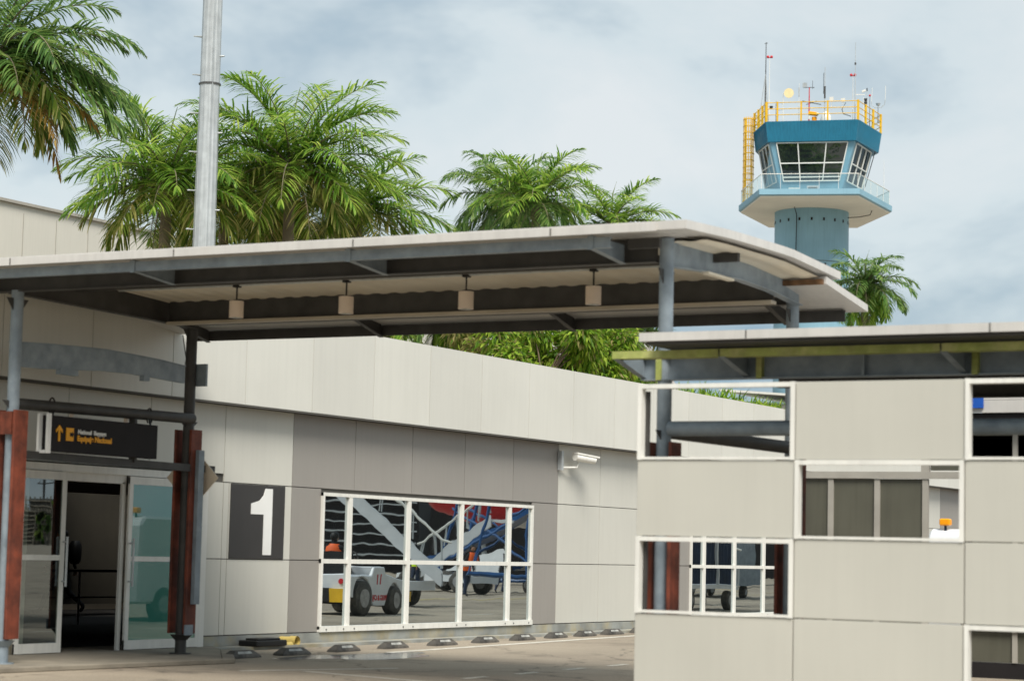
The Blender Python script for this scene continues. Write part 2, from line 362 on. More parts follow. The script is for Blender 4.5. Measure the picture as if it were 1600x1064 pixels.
# inner room
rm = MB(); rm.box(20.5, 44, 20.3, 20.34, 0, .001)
rm = MB(); rm.box(20.4, 20.5, 20.31, 32.6, 0, 3.2); rm.box(44, 44.1, 20.31, 32.6, 0, 3.2); rm.box(20.4, 34, 20.31, 32.6, 3.2, 3.3); rm.box(40, 44.1, 20.31, 32.6, 3.2, 3.3); rm.box(34, 40, 20.31, 27, 3.2, 3.3); rm.box(34, 40, 29.9, 32.6, 3.2, 3.3)  # ceiling opening under the added daylight gap in the roof
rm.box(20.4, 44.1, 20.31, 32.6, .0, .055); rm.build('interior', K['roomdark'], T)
gp = .007
mod = [29.19-1.812*i for i in range(30, 0, -1)] + [29.19+1.81*i for i in range(0, 34)]
xsj = sorted(set(round(x, 3) for x in mod))
rows = [(.21, 1.35), (1.35, 2.5), (2.5, 3.66)]
def panel(m, x0, x1, z0, z1, y=20.0, t=.024): m.box(x0+gp, x1-gp, y, y+t, z0+gp, z1-gp)
pb, pg_ = MB(), MB()
W1, W2, DR = (30.03, 37.2), (44.47, 51.6), (22.84, 26.92)
def inwin(x0, x1): return any(x0 < w_[1]-.01 and x1 > w_[0]+.01 for w_ in (W1, W2))
for i in range(len(xsj)-1):
    a, b = xsj[i], xsj[i+1]
    if a > 88: continue
    grey = (29.1 < a < 38.2) or (43.6 < a < 52.7) or a > 60
    m = pg_ if grey else pb
    for (z0, z1) in rows:
        segs = [(a, b)]
        if z1 < 2.6:
            for w_ in (W1, W2):
                ns = []
                for (p, q) in segs:
                    if q <= w_[0] or p >= w_[1]: ns.append((p, q)); continue
                    if p < w_[0]-.05: ns.append((p, w_[0]))
                    if q > w_[1]+.05: ns.append((w_[1], q))
                segs = ns
            ns = []
            for (p, q) in segs:
                if q <= DR[0] or p >= DR[1]: ns.append((p, q)); continue
                if p < DR[0]-.05: ns.append((p, DR[0]))
                if q > DR[1]+.05: ns.append((DR[1], q))
            segs = ns
        elif a < DR[1] and b > DR[0]:
            z0 = 2.62
        for (p, q) in segs:
            if p <= 27.55 < q-.1 and z1 < 2.6:
                panel(m, p, 27.52, z0, z1); panel(m, 27.52, q, z0, z1)
            else: panel(m, p, q, z0, z1)
pb.build('beige_cladding', K['beige'], T); pg_.build('grey_cladding', K['grey'], T)
up = MB()
for x in range(-24, 34):
    a = 29.24+1.8*x; up.box(a+gp, a+1.8-gp, 19.7, 19.74, 3.67, 5.06)
up.build('parapet_cladding', K['upper'], T)
cp = MB(); cp.box(-14, 91, 19.72, 20.3, 5.03, 5.055); cp.box(-14, 91, 19.705, 19.76, 3.64, 3.668); cp.build('parapet_flashing', K['joint'], T)
pl_ = MB(); pl_.box(26.93, 88, 19.97, 20.02, 0, .20); pl_.box(-20, 22.8, 19.97, 20.02, 0, .20); pl_.build('plinth', K['plinth'], T)
# number one panel
nm = MB(); nm.box(27.56, 28.99, 19.985, 19.998, 1.36, 2.49); np_ = nm.build('number_panel', K['numdark'], T)
text1 = MB()   # the digit 1
x0 = 28.02; pts = [(x0+.40, 1.42), (x0+.62, 1.42), (x0+.62, 2.44), (x0+.43, 2.44), (x0+.38, 2.33), (x0+.28, 2.25), (x0+.06, 2.20), (x0+.06, 2.04), (x0+.40, 2.04)]
text1.prism([(p[0], p[1]) for p in pts], 1, 19.975, 19.984)
text1.build('digit', K['letter'], np_)
# windows
def window(x0, x1, z0, z1, mull, zr, name='window'):
    wdw = MB(); y0, y1 = 19.955, 20.03; f = .055
    wdw.box(x0, x1, y0-.02, y1, z0-.04, z0+f*.9); wdw.box(x0, x1, y0, y1, z1-f, z1); wdw.box(x0, x0+f, y0+.002, y1, z0, z1); wdw.box(x1-f, x1, y0+.002, y1, z0, z1)
    for mm in mull: wdw.box(mm-.05, mm+.05, y0+.004, y1, z0+f*.5, z1-f*.5)
    wdw.box(x0, x1, y0+.008, y1, zr-.035, zr+.035)
    wo = wdw.build(name, K['white'], T)
    ed = [x0]+list(mull)+[x1]
    for i in range(len(ed)-1):
        for (p, q) in ((z0, zr), (zr, z1)):
            pn = MB(); yy = 20.0
            t1, t2 = rnd.uniform(-.003, .003), rnd.uniform(-.002, .002)
            pn.poly([(ed[i], yy-t1, p), (ed[i+1], yy+t1, p), (ed[i+1], yy+t1+t2, q), (ed[i], yy-t1+t2, q)], [(0,1,2,3)])
            pn.build('pane', G['win'], wo, recalc=False)
    bt = MB()
    for i in range(len(ed)-1):
        for xx in (ed[i]+.16, ed[i+1]-.16): bt = MB(); bt.tube([(xx, y0-.03, z0+.0), (xx, y0-.02, z0+.0)], .014, 6); bt.build('bolt', K['bolt'], wo)
window(W1[0], W1[1], .25, 2.44, [30.86, 32.71, 34.52, 36.29], 1.34)
window(W2[0], W2[1], .25, 2.44, [45.2, 46.9, 48.63, 50.4], 1.34)
# entrance
ef = MB(); y0, y1 = 19.90, 20.06
ef.box(22.6, 26.92, y0, y1+.03, 2.50, 2.60); ef.box(26.78, 26.90, y0+.02, y1, .06, 2.5); ef.box(23.6, 24.98, y0+.03, y1, 2.38, 2.5)
ef.box(22.84, 22.92, y0+.01, y1, .06, 2.5)
ef.box(24.90, 24.97, y0+.03, y0+.07, .06, 2.40)
ef.build('door_frame', K['white'], T)
def leaf(x0, x1, gm, hx):
    m = MB(); a, b = 19.86, 19.895
    m.box(x0, x1, a, b, .07, .20); m.box(x0, x1, a, b, 2.38, 2.49); m.box(x0, x0+.085, a+.002, b-.002, .07, 2.48); m.box(x1-.085, x1, a+.002, b-.002, .07, 2.48)
    m.box(x0+.02, x1-.02, a+.004, b-.004, 1.30, 1.37)
    o = m.build('door_leaf', K['white'], T)
    p = MB(); tl = 0; p.poly([(x0+.05, 19.872, .15), (x1-.05, 19.872+tl, .15), (x1-.05, 19.872+tl, 2.42), (x0+.05, 19.872, 2.42)], [(0,1,2,3)]); p.build('pane', gm, o, recalc=False)
    h = MB(); h.tube([(hx, 19.79, .95), (hx, 19.79, 1.62)], .016, 8)
    for z in (1.02, 1.55): h.tube([(hx, 19.79, z), (hx, 19.87, z)], .012, 6)
    h.build('handle', K['galv'], o); return o
leaf(22.70, 23.63, G['door'], 23.59)
leaf(24.975, 26.70, G['teal'], 25.015)
# flood light on corner bracket
fl = MB(); fl.box(25.1, 25.5, 19.62, 19.7, 2.62, 2.68)
# interior things
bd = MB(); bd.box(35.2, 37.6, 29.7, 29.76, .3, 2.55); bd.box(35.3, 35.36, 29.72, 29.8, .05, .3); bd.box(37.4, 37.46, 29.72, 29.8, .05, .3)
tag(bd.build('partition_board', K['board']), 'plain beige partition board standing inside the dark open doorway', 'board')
sp_ = at(122, 960, 41)
sb = thing('barrier_rail', (sp_.x, sp_.y, .055), 'thin dark railing with posts inside the open doorway', 'railing')
b_ = MB(); b_.bar((sp_.x-.8, sp_.y, 1.03), (sp_.x+1.6, sp_.y, 1.03), .05); b_.bar((sp_.x-.8, sp_.y, .55), (sp_.x+1.6, sp_.y, .55), .03); b_.build('rail', K['dsteel'], sb)
for dx in (0, 1.4):
    b_ = MB(); b_.bar((sp_.x+dx, sp_.y, .056), (sp_.x+dx, sp_.y, 1.0), .03); b_.build('post', K['galv'], sb)

# ------------------------------------------------------------------ people
def person(loc, yaw, label, pose, top, legs, vest=None, pack=False, scale=1.0, hatm=None):
    "one skinned body; pose gives joint offsets; faces +x before yaw"
    c_, s_ = math.cos(yaw), math.sin(yaw)
    J = dict(pelvis=(0,0,.93), chest=(.02,0,1.30), neck=(.03,0,1.48), head=(.05,0,1.60), crown=(.05,0,1.70),
             shl=(.02,.19,1.40), shr=(.02,-.19,1.40), ell=(-.05,.25,1.13), elr=(.05,-.25,1.13), hal=(.05,.24,.90), har=(.15,-.22,.92),
             hil=(0,.09,.88), hir=(0,-.09,.88), knl=(.10,.10,.50), knr=(-.05,-.10,.50), anl=(.05,.10,.09), anr=(-.25,-.10,.14), tol=(.20,.11,.03), tor=(-.10,-.11,.04))
    J.update(pose)
    names = list(J); rad = dict(pelvis=.145, chest=.15, neck=.06, head=.095, crown=.07, shl=.07, shr=.07, ell=.045, elr=.045, hal=.032, har=.032,
             hil=.10, hir=.10, knl=.065, knr=.065, anl=.042, anr=.042, tol=.04, tor=.04)
    E_ = [('pelvis','chest'),('chest','neck'),('neck','head'),('head','crown'),('chest','shl'),('chest','shr'),('shl','ell'),('shr','elr'),('ell','hal'),('elr','har'),
          ('pelvis','hil'),('pelvis','hir'),('hil','knl'),('hir','knr'),('knl','anl'),('knr','anr'),('anl','tol'),('anr','tor')]
    root = thing('person', loc, label, 'person')
    V = [Vector(J[n])*scale for n in names]
    rot = lambda v: Vector((v.x*c_-v.y*s_, v.x*s_+v.y*c_, v.z))
    me = bpy.data.meshes.new('body'); me.from_pydata([rot(v) for v in V], [(names.index(a), names.index(b)) for a, b in E_], [])
    o = bpy.data.objects.new('body', me); COL.objects.link(o); o.parent = root
    sk_ = o.modifiers.new('skin', 'SKIN'); o.modifiers.new('sub', 'SUBSURF').levels = 1; o.modifiers['sub'].render_levels = 2
    for i, n in enumerate(names):
        d = me.skin_vertices[0].data[i]; d.radius = (rad[n]*scale, rad[n]*scale*(.8 if n in ('chest','pelvis') else 1)); d.use_root = n == 'pelvis'
    me.materials.append(top)
    def P(*q): return rot(Vector(q)*scale)+Vector(loc)
    hd = Vector(J['head'])
    h = MB(); h.ball(P(hd.x-.015, hd.y, hd.z+.045), .112*scale, 12, 8, 1.0); h.build('hair', K['black'] if not hatm else hatm, root, smooth=True)
    fc = MB(); fc.ball(P(hd.x+.035, hd.y, hd.z), .085*scale, 12, 8, 1.2); fc.ball(P(hd.x+.12, hd.y, hd.z-.01), .017*scale, 6, 5); fc.build('face', K['skin'], root, smooth=True)
    for sgn, n in ((1,'hal'),(-1,'har')):
        q = Vector(J[n]); hb = MB(); hb.ball(P(q.x, q.y, q.z-.04), .035*scale, 8, 6, 1.3)
        for kf in range(4): hb.tube([P(q.x-.03+.02*kf, q.y, q.z-.07), P(q.x-.02+.02*kf, q.y+.01*sgn, q.z-.11), P(q.x-.005+.02*kf, q.y-.005*sgn, q.z-.135+.006*abs(kf-1.5))], .009*scale, 6)
        hb.tube([P(q.x+.03, q.y, q.z-.03), P(q.x+.055, q.y, q.z-.065)], .010*scale, 6); hb.build('hand', K['skin'], root, smooth=True)
    if vest:
        v = MB(); ch = Vector(J['chest']); pe = Vector(J['pelvis']); rg = []
        for t, rx, ry in ((-.05,.165,.19),(.35,.165,.185),(.8,.17,.20),(1.25,.15,.20),(1.45,.09,.12)):
            cpt = pe.lerp(ch, t); rg.append([P(cpt.x+rx*math.cos(a), cpt.y+ry*math.sin(a), cpt.z) for a in [2*math.pi*i/14 for i in range(14)]])
        v.loft(rg, cap=False); vo = v.build('vest', vest, root, smooth=True)
        st = MB(); cpt = pe.lerp(ch, .45); st.loft([[P(cpt.x+.172*math.cos(a), cpt.y+.195*math.sin(a), cpt.z+dz) for a in [2*math.pi*i/14 for i in range(14)]] for dz in (-.025, .025)], cap=False)
        st.build('stripe', K['reflect'], vo)
    if legs is not top:
        for sgn, h_, k_, a_ in ((1,'hil','knl','anl'),(-1,'hir','knr','anr')):
            tm = MB(); hh, kk, aa = [Vector(J[n]) for n in (h_, k_, a_)]
            tm.tube([P(*hh), P(*kk), P(*aa)], [.115*scale, .08*scale, .065*scale], 10); tm.build('trouser_leg', legs, root, smooth=True)
    if pack:
        b = MB(); ch = Vector(J['chest']); rg = []
        for dz, rr in ((-.24,.10),(-.18,.15),(.0,.17),(.14,.16),(.22,.10)):
            rg.append([P(ch.x-.24+rr*.8*math.cos(a), ch.y+rr*math.sin(a), ch.z+dz) for a in [2*math.pi*i/12 for i in range(12)]])
        b.loft(rg); b.build('backpack', K['black'], root, smooth=True)
    return root
pp = at(96, 960, 45)
person((pp.x, pp.y, .055), AZ+R(90), 'person in dark clothes with backpack striding inside the open doorway',
       dict(knl=(.28,.10,.52), anl=(.42,.10,.12), tol=(.56,.11,.08), knr=(-.10,-.10,.50), anr=(-.42,-.10,.22), tor=(-.34,-.11,.10), hal=(.32,.2,1.0), ell=(.08,.25,1.12), har=(-.2,-.24,.95), elr=(-.14,-.25,1.15)),
       K['dark_cloth'], K['dark_cloth'], pack=True)

# ------------------------------------------------------------------ main canopy
CX0, CX1 = 21.0, 24.9; CYE, CYI = 9.8, 18.72
C = thing('entrance_canopy', (23, 14.3, 0), 'arched steel canopy on round columns leading to the sliding door', 'canopy')
def archz(x):   # roof top height
    P_ = [(19.98,4.86),(20.35,4.92),(21.6,4.975),(23.2,5.0),(24.8,4.925),(25.8,4.80)]
    for i in range(len(P_)-1):
        if x <= P_[i+1][0]:
            t = (x-P_[i][0])/(P_[i+1][0]-P_[i][0]); return P_[i][1]+t*(P_[i+1][1]-P_[i][1])
    return P_[-1][1]
def slab(xa, xb, ya, yb, dz, name, n=8, t=.085, slope=None):
    m = MB(); top = []; bot = []
    for i in range(n+1):
        x = xa+(xb-xa)*i/n; z = (archz(x) if slope is None else slope[0]+(slope[1]-slope[0])*i/n)+dz
        top.append((x, z)); bot.append((x, z-t))
    m.prism(top+bot[::-1], 1, ya, yb); return m.build(name, K['fascia'], C)
slab(19.98, 21.4, 9.58, 19.694, 0, 'roof_sheet'); slab(20.35, 24.78, 9.25, 19.694, .012, 'roof_sheet', 12, .09)
slab(24.36, 25.78, 9.27, 19.694, 0, 'roof_sheet', 3, .085, (4.835, 4.655))
# seams of the eave flashing
sm = MB()
for y in (10.6, 13.0, 15.4, 17.8): sm.box(19.974, 19.985, y-.006, y+.006, 4.78, 4.857)
sm.build('flashing_seam', K['joint'], C)
sf = MB(); ny = 150; ya, yb = 9.35, 19.55; xs_ = [21.1, 21.6, 22.2, 22.8, 23.3, 24.2, 24.75]
rings = []
for i in range(ny+1):
    y = ya+(yb-ya)*i/ny; dz = .006*(1 if (i % 4) in (0, 1) else -1)
    rings.append([(x, y, archz(x)-.125+dz) for x in xs_])
v = [p for r_ in rings for p in r_]; f = []; q = len(xs_)
for i in range(ny):
    for j in range(q-1): f.append((i*q+j, i*q+j+1, (i+1)*q+j+1, (i+1)*q+j))
sf.poly(v, f); sf.build('corrugated_soffit', K['soffit'], C)
def ibeam_y(x, y0, y1, z0, z1, w_, name, mt, par):
    m = MB(); m.box(x-.006, x+.006, y0, y1, z0+.012, z1-.012); m.box(x-w_/2, x+w_/2, y0, y1, z0, z0+.012); m.box(x-w_/2, x+w_/2, y0, y1, z1-.012, z1)
    return m.build(name, mt, par)
ibeam_y(21.0, 9.86, 19.5, 4.60, 4.83, .12, 'beam', K['dsteel'], C)  # dark steel here carries the shade beneath the overhang in its colour
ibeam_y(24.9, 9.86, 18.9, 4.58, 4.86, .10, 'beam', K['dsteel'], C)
ibeam_y(24.2, 9.86, 18.68, 4.555, 4.875, .10, 'beam', K['dsteel'], C)  # added beam, its dark colour standing in for the shaded rear soffit
m = MB(); m.box(24.12, 24.28, 9.86, 18.68, 4.515, 4.552); m.build('bottom_flange', K['flange'], C)
m = MB(); m.box(25.6, 25.62, 9.5, 19.4, 4.44, 4.58); m.box(25.54, 25.6, 9.5, 19.4, 4.57, 4.58); m.build('eave_purlin', K['dsteel'], C)
m = MB(); m.box(20.2, 20.21, 10.03, 19.3, 4.665, 4.775); m.box(20.21, 20.27, 10.03, 19.3, 4.765, 4.775); m.box(20.21, 20.27, 10.03, 19.3, 4.665, 4.675); m.build('eave_purlin', K['steel'], C)
for x, z in ((22.3, 4.76),):
    m = MB(); m.box(x-.03, x+.03, 9.5, 19.5, z, z+.11); m.build('purlin', K['dsteel'], C)
m = MB(); m.box(20.6, 20.66, 9.66, 10.02, 4.70, 4.80); m.build('purlin', K['dsteel'], C)
for y in (10.25, 13.2, 16.15, 19.05):
    for sgn, xa, xb, za, zb in ((1, 20.98, 20.2, 4.60, 4.64), (-1, 24.94, 25.60, 4.585, 4.45)):
        m = MB(); zt = 4.80 if sgn == 1 else 4.62
        m.prism([(xa, za), (xa, 4.80), (xb, zt if sgn == 1 else 4.58), (xb, zb+(.03 if sgn==1 else -.03))], 1, y-.006, y+.006)
        m.bar((xa, y, za), (xb, y, zb+(.03 if sgn==1 else -.03)), .07, .008); 
        if sgn == 1: m.box(xb-.012, xb-.001, y-.035, y+.035, 4.65, 4.79)
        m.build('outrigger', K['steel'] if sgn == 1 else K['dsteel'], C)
def girder_x(y, zs_top, zs_bot, name, mt, w_=.11, xa=21.07, xb=24.83, step=False):
    m = MB(); n = len(zs_top); X_ = [xa+(xb-xa)*i/(n-1) for i in range(n)]
    m.prism([(X_[i], zs_top[i]) for i in range(n)]+[(X_[i], zs_bot[i]) for i in range(n-1, -1, -1)], 1, y-.006, y+.006)
    for i in range(n-1):
        for zz in (zs_top, zs_bot): m.bar((X_[i], y, zz[i]), (X_[i+1], y, zz[i+1]), w_, .012)
    return m.build(name, mt, C)
gt = [4.82, 4.885, 4.90, 4.885, 4.82]; gb = [4.57, 4.63, 4.655, 4.635, 4.565]
girder_x(9.8, gt, gb, 'gable_girder', K['steel'])
m = MB(); m.box(22.0, 22.7, 9.72, 9.80, 4.60, 4.625); m.build('cable_tray', K['soffit'], C)
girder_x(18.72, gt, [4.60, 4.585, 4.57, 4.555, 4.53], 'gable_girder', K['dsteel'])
# low arched tie between the pair by the wall
m = MB(); X_ = [21.1+(24.6-21.1)*i/6 for i in range(7)]; zt = [4.00,4.03,4.05,4.065,4.05,4.03,3.99]; zb = [3.70,3.71,3.745,3.78,3.79,3.775,3.755]
m.prism([(X_[i], zt[i]) for i in range(7)]+[(X_[i], zb[i]) for i in range(6,-1,-1)], 1, 18.69, 18.75)
m.box(22.0, 22.35, 18.68, 18.76, 3.67, 3.745); m.box(23.7, 23.82, 18.68, 18.76, 3.72, 3.80)
for i in range(6): m.bar((X_[i], 18.72, zt[i]), (X_[i+1], 18.72, zt[i+1]), .10, .01)
m.box(24.96, 25.0, 18.6, 18.84, 3.74, 4.05)
m.build('arched_tie', K['steel'], C)
for (x, y, top, ct, cb) in ((21.0, 18.56, 4.62, 3.14, .36), (24.9, 18.82, 4.55, 3.13, .34), (21.0, 9.76, 4.85, 2.72, .30), (24.9, 9.9, 4.82, 2.75, .30)):
    m = MB(); m.tube([(x, y, .06 if y > 15 else 0), (x, y, top)], .077, 20); m.tube([(x, y, .05 if y > 15 else 0), (x, y, .075)], .15, 12)
    m.tube([(x, y, cb-.09), (x, y, cb-.02)], [.09, .15], 12)
    dark = (x > 24 and y > 15)  # back column by the wall gets its shade through a darker colour
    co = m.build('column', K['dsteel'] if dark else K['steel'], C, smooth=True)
    for sgn in (-1, 1):
        r_ = MB(); yy = y+sgn*.13; r_.box(x-.12, x+.12, yy-.02*1, yy+.02, cb, ct)
        r_.box(x+.10, x+.12, yy-(.0 if sgn < 0 else .05), yy+(.05 if sgn < 0 else 0), cb, ct-.02); r_.build('channel_guard', K['rust'], co, bevel=.004)
    if y < 15: r_ = None
    r_ = MB(); yy = y-.185; r_.box(x-.02, x+.10, yy-.03, yy+.03, cb+.4, ct-.28); r_.box(x-.14, x+.04, y-.172, y-.152, cb-.02, cb+.12)
    if y > 18.7: r_.build('guard_strip', K['steel'], co)
    elif y > 15: r_ = MB(); r_.box(x-.10, x+.06, y-.108, y-.09, 2.84, 3.12); r_.box(x-.125, x-.105, y-.10, y+.10, 2.84, 3.12); r_.build('guard_cap', K['rust'], co)
    for zz in (ct+.02, 4.36):
        for sx in (-1, 1): kn = MB(); kn.prism([(x+sx*.07, zz), (x+sx*.20, zz+.16 if zz > 4 else zz+.10), (x+sx*.07, zz+.16 if zz > 4 else zz+.10)], 1, y-.005, y+.005); kn.build('gusset', K['dsteel'], co)
def pipe(pts, r_, name='tie_pipe', mt=None, par=None):
    m = MB(); m.tube(pts, r_, 16); return m.build(name, mt or K['steel'], par or C, smooth=True)
pipe([(21.2, 18.7, 3.24), (24.82, 18.7, 3.28)], .072, mt=K['dsteel']); pipe([(24.9, 9.85, 2.86), (21.08, 9.78, 2.84)], .075, mt=K['dsteel'])
m = MB(); m.bar((21.2, 18.7, 2.62), (25.35, 18.7, 2.60), .05, .10); m.bar((23.55, 18.7, 2.62), (23.55, 18.72, 3.24), .10, .05); m.build('lower_rail', K['dsteel'], C)
m = MB(); m.tube([(24.6, 18.75, 4.42), (24.68, 18.74, 4.1), (24.62, 18.73, 3.95), (24.5, 18.72, 3.92)], .008, 6); m.build('cable', K['black'], C)
m = MB(); m.box(24.30, 24.36, 9.30, 9.95, 4.74, 4.80); m.box(24.36, 24.5, 9.32, 9.36, 4.75, 4.79); m.build('rusty_purlin_end', K['brown'], C)
m = MB(); m.tube([(23.0, 10.0, 4.845), (23.0, 18.6, 4.845)], .012, 6); m.tube([(23.0, 13.2, 4.845), (22.1, 13.2, 4.83), (21.05, 13.2, 4.80)], .012, 6); m.build('conduit', K['galv'], C)
# pendant lamps
lamp_lab = ['beige cylinder pendant lamp nearest the wall, leftmost of four under the canopy', 'beige cylinder pendant lamp second from the left, under the canopy soffit',
            'beige cylinder pendant lamp third from the left, under the canopy soffit', 'beige cylinder pendant lamp nearest the grey gable column, rightmost of four']
proto = thing('pendant_lamp', (23.0, 16.7, 4.44), lamp_lab[0], 'lamp', 'pendant lamps under the canopy')
m = MB(); m.tube([(23, 16.7, 4.435), (23, 16.7, 4.645)], .092, 24); m.build('shade', K['lampshade'], proto, smooth=True)
m = MB(); m.tube([(23, 16.7, 4.6), (23, 16.7, 4.84)], .012, 6); m.box(22.96, 23.04, 16.66, 16.74, 4.82, 4.85); m.build('stem', K['black'], proto)
m = MB(); m.tube([(23, 16.7, 4.43), (23, 16.7, 4.437)], .07, 20); m.build('diffuser', K['reflect'], proto)
for i, y in enumerate((15.04, 13.33, 11.62)):
    c_ = copy_tree(proto); c_.location = (23.0, y, 4.44); c_['label'] = lamp_lab[i+1]

# ------------------------------------------------------------------ hanging sign
SG = thing('directional_sign', (22.8, 18.62, 2.68), 'charcoal hanging sign with amber arrow reading National Baggage, Equipaje Nacional', 'sign')
m = MB(); m.box(21.72, 23.91, 18.58, 18.70, 2.68, 3.13); m.build('sign_box', K['sign'], SG, bevel=.006)
m = MB(); m.box(21.655, 21.718, 18.55, 18.585, 2.65, 3.15); m.box(21.655, 21.718, 18.695, 18.73, 2.65, 3.15); m.box(21.655, 21.718, 18.58, 18.70, 2.65, 2.69); m.build('end_frame', K['letter'], SG)
yf = 18.572
m = MB(); m.prism([(21.885,2.81),(21.915,2.81),(21.915,2.96),(21.96,2.92),(21.96,2.955),(21.90,3.015),(21.84,2.955),(21.84,2.92),(21.885,2.96)], 1, yf-.004, yf+.008); m.build('arrow', K['orange'], SG)
m = MB(); m.box(22.035, 22.175, yf-.004, yf+.008, 2.825, 2.99); ic = m.build('baggage_symbol', K['orange'], SG)
m = MB(); m.prism([(22.10,2.885),(22.145,2.885),(22.145,2.87),(22.172,2.908),(22.145,2.945),(22.145,2.93),(22.10,2.93)], 1, yf-.008, yf-.005); m.build('pictogram', K['sign'], ic)
text_obj('National  Baggage', .078, K['letter'], SG, (22.26, yf, 2.925), (1,0,0), (0,0,1), 'lettering', .0015)
text_obj('Equipaje Nacional', .096, K['orange'], SG, (22.25, yf, 2.835), (1,0,0), (0,0,1), 'lettering', .004)
for x in (21.84, 23.82):
    m = MB(); pts = [(x+.06*math.cos(a), 18.66, 3.25+.105*math.sin(a)) for a in [R(-60+300*i/12) for i in range(13)]]; m.tube(pts, .011, 6)
    m.bar((x, 18.64, 3.13), (x, 18.66, 3.2), .02); m.build('hanger', K['black'], SG)
for x in (22.35, 23.45):
    m = MB(); m.tube([(x, 18.76, 3.12), (x, 18.76, 3.21)], .03, 8); m.build('spot_lamp', K['lampshade'], SG)
# diamond sign behind the wall column
D_ = thing('diamond_sign', (25.16, 18.9, 2.0), 'beige diamond sign seen from the back behind the rusty column', 'sign')
m = MB(); cy, cz, r_ = 18.90, 2.48, .44; m.prism([(cy, cz-r_), (cy+r_, cz), (cy, cz+r_), (cy-r_, cz)], 0, 25.13, 25.145); m.build('sign_plate', K['diamond'], D_)
m = MB(); m.bar((25.16, cy, 2.2), (25.16, cy, 2.7), .03); m.build('mounting_bar', K['galv'], D_)

# ------------------------------------------------------------------ security camera
SC = thing('security_camera', (38.3, 19.9, 3.2), 'white bullet security camera on a wall arm beside the grey cladding', 'camera')
m = MB(); m.box(38.18, 38.26, 19.9, 19.99, 3.15, 3.52); m.build('wall_bracket', K['galv'], SC)
m = MB(); m.tube([(38.26, 19.93, 3.20), (38.62, 19.8, 3.22), (38.66, 19.78, 3.32)], .022, 8); m.build('arm', K['white'], SC)
m = MB(); a = Vector((38.50, 19.78, 3.42)); b = Vector((38.98, 19.60, 3.375)); m.tube([a, b], .075, 16); m.bar(a+Vector((0,0,.07)), b+Vector((.07,-.03,.055)), .155, .03); m.build('housing', K['white'], SC, smooth=True)
m = MB(); m.tube([b, b+Vector((.02,-.007,-.002))], .06, 14); m.build('lens', K['black'], SC)

# ------------------------------------------------------------------ wheel stops, drain, box
ws = [(25.65,18.33),(27.0,18.40),(28.6,18.55),(30.25,18.70),(31.95,18.80),(33.6,18.92),(35.2,19.06),(36.75,19.2),(38.1,19.28),(39.5,19.4),(41.0,19.52),(42.6,19.58)]
labs = ['black rubber wheel stop nearest the entrance, leftmost of the row', 'black rubber wheel stop in front of the yellow drain pipe', 'black rubber wheel stop standing at the dark puddle',
        'fourth wheel stop from the entrance, under the left window pane', 'fifth wheel stop from the entrance, below the second window pane', 'sixth wheel stop from the entrance, below the third window pane',
        'seventh wheel stop from the entrance, below the fourth window pane', 'eighth wheel stop from the entrance, at the narrow right pane', 'ninth wheel stop, just past the right window end',
        'tenth wheel stop, below the beige panels right of the window', 'eleventh wheel stop, beside the screen wall edge', 'farthest wheel stop of the row, behind the panel screen']
def stop_proto():
    o = thing('wheel_stop', (ws[0][0], ws[0][1], 0), labs[0], 'wheel stop', 'rubber wheel stops along the wall')
    x, y = ws[0]; m = MB(); L_ = .38
    m.loft([[(x-L_, y-.09, .005), (x+L_, y-.09, .005), (x+L_, y+.09, .005), (x-L_, y+.09, .005)], [(x-L_+.02, y-.085, .035), (x+L_-.02, y-.085, .035), (x+L_-.02, y+.085, .035), (x-L_+.02, y+.085, .035)],
            [(x-L_+.16, y-.045, .108), (x+L_-.16, y-.045, .108), (x+L_-.16, y+.045, .108), (x-L_+.16, y+.045, .108)]]); m.build('block', K['rubber'], o)
    m = MB(); m.poly([(x-.20, y-.076, .062), (x+.16, y-.076, .062), (x+.14, y-.058, .095), (x-.18, y-.058, .095)], [(0,1,2,3)]); m.build('reflective_strip', K['reflect'], o)
    return o
w0 = stop_proto()
for i, (x, y) in enumerate(ws):
    o = w0 if i == 0 else copy_tree(w0)
    o.location = (x, y, 0); o['label'] = labs[i]; o.rotation_euler.z = R(3+rnd.uniform(-3, 3))
m = MB(); m.tube([(28.98, 19.98, .10), (28.98, 19.66, .10)], .07, 18, cap=False); m.tube([(28.98, 19.78, .10), (28.98, 19.66, .10)], .082, 18, cap=False); m.tube([(28.98, 19.9, .10), (28.98, 19.895, .10)], .07, 18)
m.tube([(28.86, 19.7, .05), (28.7, 19.7, .04)], .05, 12)
tag(m.build('drain_pipe', K['pvc'], smooth=True), 'short yellow drain pipe sticking out at the wall foot', 'pipe')
m = MB(); m.box(27.75, 28.55, 19.55, 19.9, .05, .14); m.box(27.85, 28.45, 19.6, 19.85, .14, .17)
tag(m.build('drain_box', K['black'], bevel=.02), 'flat black box on the ground beside the yellow drain pipe', 'box')

